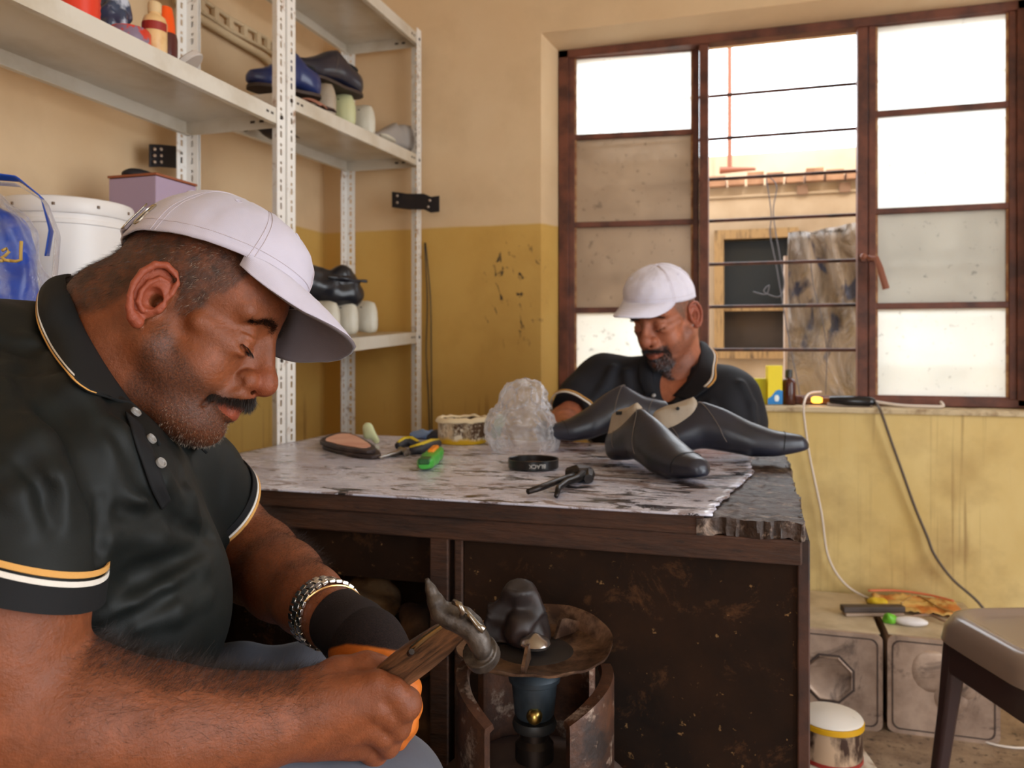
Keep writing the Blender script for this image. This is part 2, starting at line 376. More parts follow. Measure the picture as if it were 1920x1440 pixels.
def shelf(par, x0, x1, y0, y1, z0, z1, th=.036):
    """z0 at y0, z1 at y1 (top surface)"""
    L = y1-y0; b = MB(); sl = (z1-z0)/L
    b.m = Matrix.Translation((0, y0, z0)) @ Matrix.Shear('XY', 4, (0, 0)) @ Matrix(((1,0,0,0),(0,1,0,0),(0,sl,1,0),(0,0,0,1)))
    b.bb(x0, x1, 0, L, -.002, 0)
    b.bb(x1-.002, x1, 0, L, -th, -.002); b.bb(x0, x0+.002, 0, L, -th, -.002)
    b.bb(x0, x1, 0, .002, -th, -.002); b.bb(x0, x1, L-.002, L, -th, -.002)
    b.bb(x1-.014, x1-.002, 0, L, -th, -th+.002); b.bb(x0+.002, x0+.014, 0, L, -th, -th+.002)
    o = b.obj('shelf', plate, par, world=True, smooth=0)
    cut = [((x1+.0004, yy, -th*.45), (.001, .009, .005)) for yy in (.05, .068, L-.068, L-.05)]+[((xx, yy, -th*.5), (.012, .001, .006)) for xx in (x1-.06, x1-.085) for yy in (L-.0028, L+.0006)]
    for c_, d_ in cut: s = MB(); s.m = b.m; s.box(c_, d_); s.obj('slot', boltm, o, world=True, smooth=0)
    for yy in (.016, L-.016):
        q = MB(); q.m = b.m @ Matrix.Translation((x1, yy, -th*.5)) @ Matrix.Rotation(PI/2, 4, 'Y'); q.lathe([(.0001,0),(.005,0),(.005,.005),(.0001,.006)], 8); q.obj('bolt', boltm, o, world=True)
    return o
XF, XB_ = -1.060, -1.338
u1 = thing('steel_shelving', 'white slotted steel shelf unit nearest the camera holding bottles and bucket', 'shelf', (-1.2, 1.2, 0), group=None)
u2 = thing('steel_shelving', 'white slotted steel shelf unit in the far corner holding shoe lasts', 'shelf', (-1.2, 2.1, 0), group=None)
ya, yb_, yc_, yd = .62, 1.655, 1.664, 2.462
for (x, sx) in ((XF, -1), (XB_, 1)):
    post(u1, x, yb_, sx, -1, 2.15); post(u1, x, ya, sx, 1, 2.15)
    post(u2, x, yc_, sx, 1, 2.15); post(u2, x, yd, sx, -1, 2.0)
shelf(u1, XB_, XF-.002, ya, yb_, 1.505, 1.505); shelf(u1, XB_, XF-.002, ya, yb_, .935, .935); shelf(u1, XB_, XF-.002, ya, yb_, 2.10, 2.10); shelf(u1, XB_, XF-.002, ya, yb_, .35, .35)
shelf(u2, XB_, XF-.002, yc_, yd, 1.556, 1.585); shelf(u2, XB_, XF-.002, yc_, yd, .955, 1.000); shelf(u2, XB_, XF-.002, yc_, yd, 1.975, 1.985); shelf(u2, XB_, XF-.002, yc_, yd, .38, .38)
# ---------------- workbench ----------------
TZ = .720; TX0, TX1, TY0, TY1 = -1.054, .070, 1.125, 1.875
ply = NT('dark oily plywood'); v = ply.coord((1, 1, 1)); v2 = ply.coord((1, 1, 6))
cc = ply.mix(ply.noise(v, 5, 7, .65, .3, .7), lin(48, 29, 16), lin(22, 14, 9))
cc = ply.mix(ply.math('MULTIPLY', ply.noise(v, 14, 9, .8, .56, .74, .4), .5), cc, lin(124, 82, 50))
cc = ply.mix(ply.math('MULTIPLY', ply.noise(v, 60, 3, .7, .66, .72), .5), cc, lin(170, 130, 84))
ply.pr(cc, .8, 0, ply.noise(v, 20, 8, lo=.2, hi=.8), .3, .002, Specular_IOR_Level=.15); ply = ply.m
oldw = NT('worn raw wood'); v = oldw.coord((1, 6, 6)); cc = oldw.mix(oldw.noise(v, 7, 8, .7, .3, .7), lin(84, 50, 30), lin(34, 21, 15)); cc = oldw.mix(oldw.noise(v, 22, 5, .7, .6, .7), cc, lin(26, 18, 14))
oldw.pr(cc, .75, 0, oldw.noise(v, 20, 8, lo=.2, hi=.8), .7, .004); oldw = oldw.m
grimy = NT('grimy chipped board'); v = grimy.coord((1, 2.2, 1)); cc = grimy.mix(grimy.noise(v, 11, 8, .75, .35, .65, .8), lin(78, 56, 44), lin(28, 21, 18))
cc = grimy.mix(grimy.noise(v, 26, 6, .7, .55, .68, .5), cc, lin(160, 138, 122)); grimy.pr(cc, .5, 0, grimy.noise(v, 24, 9, lo=.2, hi=.8), .9, .006); grimy = grimy.m
lam = NT('stained white laminate'); v = lam.coord((1, 2.6, 1)); g = lam.n('ShaderNodeTexCoord'); sp = lam.n('ShaderNodeSeparateXYZ'); lam.l(g.outputs['Object'], sp.inputs[0])
amt = lam.ramp(sp.outputs[0], -.5, .5, 0, 1)
base = lam.mix(lam.noise(v, 4, 5, .6, .3, .7), lin(232, 232, 248), lin(204, 202, 220))
n2 = lam.noise(v, 6.5, 9, .75, 0, 1, 1.6); thr = lam.math('SUBTRACT', .565, lam.math('MULTIPLY', amt, .075))
br = lam.math('MINIMUM', 1, lam.math('MAXIMUM', 0, lam.math('MULTIPLY', lam.math('SUBTRACT', n2, thr), 18)))
base = lam.mix(lam.math('MULTIPLY', br, .8), base, lin(112, 80, 58))
n3 = lam.noise(v, 12, 8, .72, 0, 1, .8); thr2 = lam.math('SUBTRACT', .585, lam.math('MULTIPLY', amt, .075))
bk = lam.math('MINIMUM', 1, lam.math('MAXIMUM', 0, lam.math('MULTIPLY', lam.math('SUBTRACT', n3, thr2), 22)))
base = lam.mix(bk, base, lin(26, 22, 26))
vo = lam.n('ShaderNodeTexVoronoi'); vo.inputs['Scale'].default_value = 24; lam.l(lam.coord((.7, 2.4, 1), rot=(0,0,.2)), vo.inputs['Vector'])
dots = lam.ramp(lam.math('ADD', vo.outputs['Distance'], lam.math('MULTIPLY', n3, .3)), .36, .31); base = lam.mix(lam.math('MULTIPLY', dots, lam.noise(v, 6, 2, .5, .5, .55)), base, lin(30, 26, 30))
base = lam.mix(lam.math('MULTIPLY', amt, lam.math('MULTIPLY', lam.noise(v, 3.2, 5, .65, .45, .65), .5)), base, lin(112, 92, 84))
lam.pr(base, lam.ramp(n2, .4, .7, .17, .5), 0, n3, .12, .002, Specular_IOR_Level=.6); lam = lam.m
wb = thing('workbench', 'cobbler workbench with stained white laminate top and dark plywood front', 'workbench', ((TX0+TX1)/2, (TY0+TY1)/2, 0))
cx, cy = (TX0+TX1)/2, (TY0+TY1)/2
b = MB(); th = .028
def jag(u, a=.008, s=30): return a*mn.noise(Vector((u*s, 3.3, 1.7)))+a*.5*mn.noise(Vector((u*s*4, 1.3, 7)))
xw = -.075
MB().bb(TX0, xw, TY0+.010, TY1, TZ-th, TZ-.002).obj('top_board', grimy, wb, world=True)
MB().bb(TX0, xw+.01, TY0, TY0+.0098, TZ-th, TZ-.002).obj('edge_strip', oldw, wb, world=True, bevel=.002)
# chipped right end of the board, with ragged edges
def cg(u, v):
    x = xw+(TX1-xw)*u; y = TY0+(TY1-TY0)*v; e = .0035*mn.noise(Vector((x*45, y*45, 2)))+.002*mn.noise(Vector((x*120, y*120, 9)))
    if u > .999: x += jag(y, .010, 22)-.004
    if v < .001: y += jag(x, .010, 26)+.002
    return Vector((x, y, TZ-.004+e))
b = MB(); NU, NV = 34, 120
top = [[cg(i/(NU-1), j/(NV-1)) for j in range(NV)] for i in range(NU)]
b.grid(lambda u, v: top[round(u*(NU-1))][round(v*(NV-1))], NU, NV)
loop = [top[i][0] for i in range(NU)]+[top[NU-1][j] for j in range(1, NV)]+[top[i][NV-1] for i in range(NU-2, -1, -1)]
def low(p, k, t_): return Vector((p.x+.004*mn.noise(Vector((k*.6, t_*9, 3)))*t_, p.y+.005*mn.noise(Vector((k*.7, t_*9, 5)))*t_+.002*t_, p.z-(th-.004)*t_-.004*mn.noise(Vector((k*.35, 1, 1)))*(t_ > .9)))
b.rings([[low(p, k, t_) for k, p in enumerate(loop)] for t_ in (1, .66, .33, 0)], cap=False, closed=False)
b.obj('chipped_board_end', grimy, wb, world=True, smooth=30)
# laminate with a torn right edge and curled front corner
xe = lambda y: -.055 + (.055 if y > 1.5 else (y-1.125)/.375*.055) + jag(y, .005, 34) + .002*mn.noise(Vector((y*300, 1, 2)))
def lf(u, v):
    y = TY0-.004 + (TY1-TY0)*v; x1 = xe(y) + .012*max(0, (.06-v))*8; x = TX0-.003 + (x1-TX0)*u
    z = TZ + .0005 + .0012*max(0, u-.96)/.04
    if v < .02: z -= .001
    return (x, y, z)
b = MB(); b.grid(lf, 90, 200); b.obj('laminate_sheet', lam, wb, world=True, solid=.003, smooth=40)
MB().bb(TX0, TX1-.008, TY0+.004, TY0+.026, TZ-th-.034, TZ-th).obj('front_rail', oldw, wb, world=True, bevel=.003)
px2x = lambda px, py=1100: onY(px, py, TY0+.02).x
xa, xb2 = px2x(812), px2x(872)
MB().bb(xb2, TX1-.012, TY0+.012, TY0+.028, 0, TZ-th-.03).obj('front_panel', ply, wb, world=True, bevel=.002)
zl = onY(700, 1082, TY0+.03).z
MB().bb(TX0+.01, xa+.005, TY0+.022, TY0+.038, zl, TZ-th-.03).obj('front_panel', ply, wb, world=True, bevel=.002)
b = MB(); b.bb(xa, px2x(846), TY0+.006, TY0+.04, 0, TZ-th-.03); b.bb(px2x(857), xb2, TY0+.008, TY0+.04, 0, TZ-th-.03); b.bb(px2x(846), px2x(857), TY0+.03, TY0+.04, 0, TZ-th-.03); b.obj('front_stile', oldw, wb, world=True, bevel=.002)
MB().bb(TX1-.014, TX1+.002, TY0+.008, TY1-.02, 0, TZ-th).obj('side_panel', M('reddish edge wood', lin(74, 42, 28), .7, 0, lin(38, 22, 17), 12, bump=.3), wb, world=True, bevel=.002)
MB().bb(TX0+.004, TX0+.02, TY0+.02, TY1-.02, 0, TZ-th).obj('side_panel', ply, wb, world=True, bevel=.002)
MB().bb(TX0+.02, TX1-.02, TY0+.30, TY0+.315, 0, TZ-th-.03).obj('back_panel', ply, wb, world=True)
for x in (TX0+.05, TX1-.05): MB().bb(x-.02, x+.02, TY1-.07, TY1-.03, 0, TZ-th).obj('leg', oldw, wb, world=True)
# ---------------- sculpting with smooth distance fields (numpy) ----------------
class Field:
    def __init__(s, lo, hi, h):
        s.lo = np.array(lo, float); s.h = h; s.n = np.ceil((np.array(hi)-s.lo)/h).astype(int)+1
        s.ax = [s.lo[i]+h*np.arange(s.n[i]) for i in range(3)]; s.F = np.full(tuple(s.n), .06, np.float32)
    def _do(s, fn, lo, hi, k, mode):
        pad = .022 + k
        i0 = np.maximum(0, np.floor((np.array(lo)-pad-s.lo)/s.h).astype(int)); i1 = np.minimum(s.n, np.ceil((np.array(hi)+pad-s.lo)/s.h).astype(int)+1)
        if (i1 <= i0).any(): return
        sl = tuple(slice(a, b) for a, b in zip(i0, i1))
        X = s.ax[0][sl[0]][:, None, None].astype(np.float32); Y = s.ax[1][sl[1]][None, :, None].astype(np.float32); Z = s.ax[2][sl[2]][None, None, :].astype(np.float32)
        d = fn(X, Y, Z).astype(np.float32); a = s.F[sl]
        if mode == 'add':
            if k > 0: h = np.clip(.5+.5*(a-d)/k, 0, 1); s.F[sl] = a+(d-a)*h-k*h*(1-h)
            else: s.F[sl] = np.minimum(a, d)
        else:
            d = -d; 
            if k > 0: h = np.clip(.5-.5*(a-d)/k, 0, 1); s.F[sl] = a+(d-a)*h+k*h*(1-h)
            else: s.F[sl] = np.maximum(a, d)
    def cone(s, a, ra, b, rb, k=.01, mode='add', sq=None):
        a = np.array(a, float); b = np.array(b, float); ba = b-a; L = max((ba**2).sum(), 1e-12); R = max(ra, rb)
        def fn(X, Y, Z):
            t = np.clip(((X-a[0])*ba[0]+(Y-a[1])*ba[1]+(Z-a[2])*ba[2])/L, 0, 1)
            dx, dy, dz = X-a[0]-t*ba[0], Y-a[1]-t*ba[1], Z-a[2]-t*ba[2]
            if sq is not None: dx, dy, dz = dx/sq[0], dy/sq[1], dz/sq[2]
            return np.sqrt(dx*dx+dy*dy+dz*dz)-(ra+(rb-ra)*t)
        m = 1 if sq is None else max(sq)
        s._do(fn, np.minimum(a, b)-R*m, np.maximum(a, b)+R*m, k, mode)
    def chain(s, pts, k=.01, mode='add', sq=None):
        for p, q in zip(pts[:-1], pts[1:]): s.cone(p[:3], p[3], q[:3], q[3], k, mode, sq)
    def ball(s, c, r, k=.01, mode='add'): s.cone(c, r, np.array(c)+1e-5, r, k, mode)
    def ell(s, c, r, k=.01, mode='add', R=None):
        c = np.array(c, float); r = np.array(r, float); Rm = np.eye(3) if R is None else np.array(R)
        def fn(X, Y, Z):
            x, y, z = X-c[0], Y-c[1], Z-c[2]
            u = (Rm[0,0]*x+Rm[1,0]*y+Rm[2,0]*z)/r[0]; v = (Rm[0,1]*x+Rm[1,1]*y+Rm[2,1]*z)/r[1]; w = (Rm[0,2]*x+Rm[1,2]*y+Rm[2,2]*z)/r[2]
            k0 = np.sqrt(u*u+v*v+w*w)+1e-9; k1 = np.sqrt((u/r[0])**2+(v/r[1])**2+(w/r[2])**2)+1e-9
            return k0*(k0-1)/k1
        R0 = r if R is None else np.full(3, r.max()); s._do(fn, c-R0, c+R0, k, mode)
    def halfcut(s, p, n, rad, k=.002):
        """remove what lies beyond the plane (p,n) within a ball of radius rad"""
        p = np.array(p, float); n = np.array(n, float); n /= np.linalg.norm(n)
        def fn(X, Y, Z):
            pl = -((X-p[0])*n[0]+(Y-p[1])*n[1]+(Z-p[2])*n[2]); sp = np.sqrt((X-p[0])**2+(Y-p[1])**2+(Z-p[2])**2)-rad
            return np.maximum(pl, sp)
        s._do(fn, p-rad, p+rad, k, 'sub')
    def samp(s, p):
        q = (np.atleast_2d(p)-s.lo)/s.h; i = np.clip(np.floor(q).astype(int), 0, s.n-2); f = np.clip(q-i, 0, 1); r = 0
        for a in (0, 1):
            for b in (0, 1):
                for c in (0, 1):
                    r = r + s.F[i[:,0]+a, i[:,1]+b, i[:,2]+c]*(f[:,0] if a else 1-f[:,0])*(f[:,1] if b else 1-f[:,1])*(f[:,2] if c else 1-f[:,2])
        return r
    def grad(s, p):
        e = s.h*.8; g = np.stack([s.samp(p+np.eye(3)[i]*e)-s.samp(p-np.eye(3)[i]*e) for i in range(3)], 1)
        return g/(np.linalg.norm(g, axis=1, keepdims=True)+1e-9)
    def hit(s, o, d, t0=.0, t1=2.0, out=0.0):
        """first surface point from o along d"""
        o = np.array(o, float); d = np.array(d, float); d /= np.linalg.norm(d)
        t = np.arange(t0, t1, s.h*.5); P_ = o+t[:, None]*d
        ins = ((P_ > s.lo) & (P_ < s.lo+s.h*(s.n-1))).all(1); v = np.where(ins, s.samp(P_), .06); w = np.where(v < out)[0]
        if len(w) == 0: return None
        i = w[0]; j = max(i-1, 0); a, b = v[j]-out, v[i]-out; f = a/(a-b) if a != b else 0
        return P_[j]+(P_[i]-P_[j])*f
    def ring(s, c, axis, n=48, out=.001, rmax=.15, up=(0, 0, 1)):
        """closed curve where the plane (c,axis) meets the surface"""
        ax = np.array(axis, float); ax /= np.linalg.norm(ax); x = np.cross(ax, up); x /= np.linalg.norm(x); y = np.cross(ax, x); pts = []
        for k in range(n):
            dr = x*math.cos(2*PI*k/n)+y*math.sin(2*PI*k/n); t = np.arange(0, rmax, s.h*.3); q = np.array(c)+t[:, None]*dr; v = s.samp(q); w = np.where(v > out)[0]
            i = w[0] if len(w) else len(t)-1; j = max(i-1, 0); f = 0 if v[i] == v[j] else np.clip((out-v[j])/(v[i]-v[j]), 0, 1)
            pts.append(q[j]+(q[i]-q[j])*f)
        return np.array(pts)
    def mesh(s):
        F = s.F; n = s.n; ins = F < 0
        c = np.zeros(tuple(n-1), np.int8)
        for a in (0, 1):
            for b in (0, 1):
                for d in (0, 1): c += ins[a:n[0]-1+a, b:n[1]-1+b, d:n[2]-1+d]
        act = np.argwhere((c > 0) & (c < 8)); del c
        idx = np.full(tuple(n-1), -1, np.int32); idx[act[:,0], act[:,1], act[:,2]] = np.arange(len(act))
        cs = np.array([(a, b, d) for a in (0, 1) for b in (0, 1) for d in (0, 1)])
        V8 = np.stack([F[act[:,0]+q[0], act[:,1]+q[1], act[:,2]+q[2]] for q in cs], 1)
        acc = np.zeros((len(act), 3)); cnt = np.zeros(len(act))
        for i in range(8):
            for j in range(i+1, 8):
                if abs(cs[i]-cs[j]).sum() != 1: continue
                m = (V8[:, i] < 0) != (V8[:, j] < 0); t = V8[:, i]/np.where(m, V8[:, i]-V8[:, j], 1)
                acc += np.where(m[:, None], cs[i]+t[:, None]*(cs[j]-cs[i]), 0); cnt += m
        V = s.lo + (act + acc/cnt[:, None])*s.h
        Q = []
        for ax in range(3):
            o1, o2 = [(1, 2), (2, 0), (0, 1)][ax]
            sl0 = [slice(None)]*3; sl1 = [slice(None)]*3; sl0[ax] = slice(0, -1); sl1[ax] = slice(1, None)
            e = np.argwhere(ins[tuple(sl0)] != ins[tuple(sl1)]); e = e[(e[:, o1] > 0) & (e[:, o2] > 0) & (e[:, o1] < n[o1]-1) & (e[:, o2] < n[o2]-1)]
            u = np.zeros(3, int); u[o1] = 1; w = np.zeros(3, int); w[o2] = 1
            g = lambda p: idx[p[:,0], p[:,1], p[:,2]]
            q = np.stack([g(e-u-w), g(e-w), g(e), g(e-u)], 1); fl = ~ins[e[:,0], e[:,1], e[:,2]]
            q[fl] = q[fl][:, ::-1]; Q.append(q)
        Q = np.concatenate(Q); Q = Q[(Q >= 0).all(1)]
        return V, Q
def xfm(Mt, V): A = np.array(Mt); return V @ A[:3, :3].T + A[:3, 3]
CFm = Matrix(((RT.x, FW.x, 0, 0), (RT.y, FW.y, 0, 0), (0, 0, 1, 0), (0, 0, 0, 1)))     # (right, forward, height) -> world
def C(px, py, d): return ((px-960)/FPX*d, d, CH+(HZ-py)/FPX*d)
def C4(px, py, d, r): return (*C(px, py, d), r)
def smoothstep(a, b, x): t = np.clip((x-a)/(b-a), 0, 1); return t*t*(3-2*t)
def add_attr(me, name, A):
    at = me.color_attributes.new(name, 'FLOAT_COLOR', 'POINT'); B = np.ones((len(A), 4), np.float32); B[:, :A.shape[1]] = A
    at.data.foreach_set('color', B.ravel())
def relax(V, Q, it=1, lam=.5):
    for _ in range(it):
        acc = np.zeros_like(V); cn = np.zeros(len(V))
        for a in range(4):
            for b in ((a+1) % 4, (a+3) % 4): np.add.at(acc, Q[:, a], V[Q[:, b]]); np.add.at(cn, Q[:, a], 1)
        V = V + lam*(acc/np.maximum(cn, 1)[:, None]-V)
    return V
def strands(P0, D, L, wdt, bend=None, seg=3):
    """thin tapered hairs: P0 roots, D directions, L lengths"""
    n = len(P0); D = D/np.linalg.norm(D, axis=1, keepdims=True); side = np.cross(D, rng.normal(size=(n, 3))); side /= np.linalg.norm(side, axis=1, keepdims=True)
    B = np.zeros((n, 3)) if bend is None else bend; V = []
    for i in range(seg+1):
        t = i/seg; c = P0 + D*(L*t)[:, None] + B*(L*t*t)[:, None]; w = side*(wdt*(1-.85*t)/2)[:, None]; V += [c-w, c+w]
    V = np.stack(V, 1).reshape(-1, 3); k = 2*(seg+1); base = (np.arange(n)*k)[:, None]
    F = np.concatenate([base+np.array([2*i, 2*i+1, 2*i+3, 2*i+2]) for i in range(seg)])
    return V, F
def npobj(name, V, F, mat, parent=None, Mt=None, smooth=180, attrs=None, label=None, world_root=None):
    """V in some frame, Mt maps it to the world; the parent's world matrix is taken off"""
    T = (Mt if Mt is not None else Matrix.Identity(4))
    if parent is not None: T = mw(parent).inverted() @ T
    elif world_root is not None: T = Matrix.Translation(world_root).inverted() @ T
    me = arr_mesh(name, xfm(T, V), F)
    for a, A in (attrs or {}).items(): add_attr(me, a, A)
    return meshobj(name, me, mat, parent, smooth, 0, label, loc=world_root)
# ---------------- a head, local frame: x forward, y left, z up, ear canal level = 0 (metres) ----------------
def build_head(h, neck, fat=1.0, ear_y=0.0, nape=None):
    f = Field((-.125, -.112, -.215), (.150, .112, .140), h); m = .001
    E = lambda c, r, k, mode='add', R=None: f.ell(np.array(c)*m, np.array(r)*m, k*m, mode, R)
    K = lambda a, ra, b, rb, k, mode='add': f.cone(np.array(a)*m, ra*m, np.array(b)*m, rb*m, k*m, mode)
    E((-3,0,42), (93,77,84), 0); E((48,0,42), (45,58,50), 20); E((-34,0,-8), (64,60,52), 25)
    E((44,0,-25), (46,57,62), 20); E((48,0,-72), (44,42,38), 18)
    for s in (1, -1):
        K((6,s*54,-46), 22, (72,s*20,-98), 16, 22); E((54,s*36*fat,-42), (25,23*fat,30), 20)
        K((38,s*61,-4), 9, (72,s*43,-9), 11, 14); K((86,s*9,27), 8, (72,s*48,30), 9, 12)
    K((83,0,-96), 18, (85,0,-99), 18, 16); E((86,0,-58), (20,31,24), 12); E((97,0,-51), (17,27,12), 8)
    for s in (1, -1):
        K((101,s*31,8), 12.5, (95,s*40,6), 10.5, 13, 'sub')
        K((77,s*32,4), 15.2, (76,s*33,4), 15.2, 4)
        for a, b in (((77,46,0),(88.5,40,-4.5)), ((88.5,40,-4.5),(92.5,31,-6)), ((92.5,31,-6),(88,20,-3))): K((a[0],s*a[1],a[2]), 2.3, (b[0],s*b[1],b[2]), 2.3, 2)
        for a, b in (((77,46,-3.5),(88.5,40,-8.2)), ((88.5,40,-8.2),(92,31,-9.8)), ((92,31,-9.8),(88,20,-6.5))): K((a[0],s*a[1],a[2]), 1.6, (b[0],s*b[1],b[2]), 1.6, 1.5, 'sub')
        for a, b in (((79,46,10),(90,38,12)), ((90,38,12),(92,26,10))): K((a[0],s*a[1],a[2]), 1.3, (b[0],s*b[1],b[2]), 1.3, 5, 'sub')
        E((84,s*36,-13), (6,10,3), 6)            # bag under the eye
    K((80,0,22), 12, (90,0,-24), 15, 8); K((91,0,20), 9, (111,0,-20), 10.5, 9); K((114,0,-27), 14.5, (115,0,-29), 14.8, 7)
    for s in (1, -1):
        K((101,s*15,-34), 12.2, (99,s*16,-36), 12.2, 4); K((104,s*8.5,-46), 5.2, (108,s*7,-42), 4.0, 2.5, 'sub')
        K((99,s*30,-28), 1.6, (93,s*30,-38), 1.6, 5, 'sub'); K((98,s*27,-40), 2.4, (86,s*38,-66), 2.4, 8, 'sub'); K((82,s*33,-70), 2.5, (76,s*35,-82), 2.0, 8, 'sub')
    for s in (1, -1):
        K((86,s*25,-67), 4, (101,s*8,-63), 5.5, 5); K((101,s*8,-63), 5.5, (103,0,-63), 5.0, 4)
        K((84,s*23,-73), 5, (98,s*7,-75), 7.5, 5); K((98,s*7,-75), 7.5, (99,0,-75.5), 7.5, 4)
        K((80,s*30,-70), 2.0, (98,s*16,-68.5), 1.5, 2.5, 'sub'); K((98,s*16,-68.5), 1.5, (108,0,-68), 1.3, 2.0, 'sub')
        K((78,s*16,-86), 3, (94,0,-87), 3, 9, 'sub')
    if fat > 1: E((40,0,-102), (48,50,26), 22)
    f.chain([(-.030, 0, -.030, .060), (*neck[0], neck[1]), (*neck[2], neck[3])], .03)
    if nape: f.ball(nape[0], nape[1], .03)
    # ears
    S = .95; yy = lambda x: 76+ear_y+(-x)*.42
    for s in (1, -1):
        T = lambda x, z, dy=0: (x*S, s*(yy(x)+dy), z*S-2)
        an = R_(24)*s; Rm = np.array(((math.cos(an), math.sin(an), 0), (-math.sin(an), math.cos(an), 0), (0, 0, 1)))
        E(T(-14, 0, -1), (18, 3.2, 29), 3, 'add', Rm)
        E((-8*S, s*(76+ear_y), -2), (12, 10, 22), 6)
        hx = [(2,-1,2.6),(5,10,2.8),(4,22,3.2),(-3,31,3.5),(-13,34,3.6),(-22,29,3.6),(-28,16,3.6),(-29,1,3.4),(-26,-13,3.3),(-21,-24,3.8),(-14,-32,4.6)]
        for a, b in zip(hx[:-1], hx[1:]): K(T(a[0], a[1], 4.5), a[2]*1.06, T(b[0], b[1], 4.5), b[2]*1.06, 1.2)
        K(T(-14,-31, 1), 6.2, T(-10,-34, 0), 6.6, 4)
        ah = [(-4,20,2.0),(-12,18,2.6),(-18,9,2.9),(-20,-3,2.9),(-17,-14,2.9),(-10,-20,3.3)]
        for a, b in zip(ah[:-1], ah[1:]): K(T(a[0], a[1], 3.6), a[2], T(b[0], b[1], 3.6), b[2], 1.5)
        K(T(-8,0, 6.5), 8.2, T(-7,-9, 6), 7.2, 2, 'sub'); K((-5*S, s*(71+ear_y), -7), 6, (-6*S, s*(92+ear_y), -4), 9.5, 1.5, 'sub'); K(T(-23, 12, 5), 1.8, T(-24.5,-8, 5), 1.6, 2, 'sub')
        K(T(3,-6, 3), 4.2, T(2,-12, 2), 4.2, 2); K(T(-11,26,6), 3.2, T(0,24,5), 3.4, 2, 'sub')
    V, Q = f.mesh(); V = relax(V, Q, 1, .3)
    return f, V, Q
def head_zones(V):
    """R hair, G stubble, B redness"""
    x, y, z = V[:,0]*1000, np.abs(V[:,1]*1000), V[:,2]*1000
    # lower hair limit per x (behind / before the ear)
    lim = np.interp(x, [-110, -85, -55, -32, -20, 8, 9, 26, 34, 48, 60], [-62, -58, -34, -8, 24, 26, -6, -2, 14, 34, 80])
    ear = smoothstep(76, 80, y)*smoothstep(-45, -38, x)*smoothstep(12, 6, x)*smoothstep(-46, -42, z)*smoothstep(40, 36, z)
    nn = np.array([mn.noise(Vector((a*60, b*60, c*60))) for a, b, c in V])*11; hair = smoothstep(-11, 11, z-lim+nn)*(1-ear)*smoothstep(66, 52, x)
    jaw = np.interp(x, [-5, 10, 40, 60, 75, 130], [-20, -16, -38, -48, -56, -56])
    st = smoothstep(6, -10, z-jaw)*smoothstep(-4, 14, x)*smoothstep(-150, -128, z)
    lips = (np.hypot((z+69)/11, (y)/30) < 1)*smoothstep(86, 92, x); st = st*(1-lips*.9)
    nose = np.exp(-(((x-112)/16)**2+(y/18)**2+((z+32)/16)**2)); red = np.clip(ear*.8+nose*.7+lips*.9, 0, 1)
    return np.stack([hair, st, red], 1)
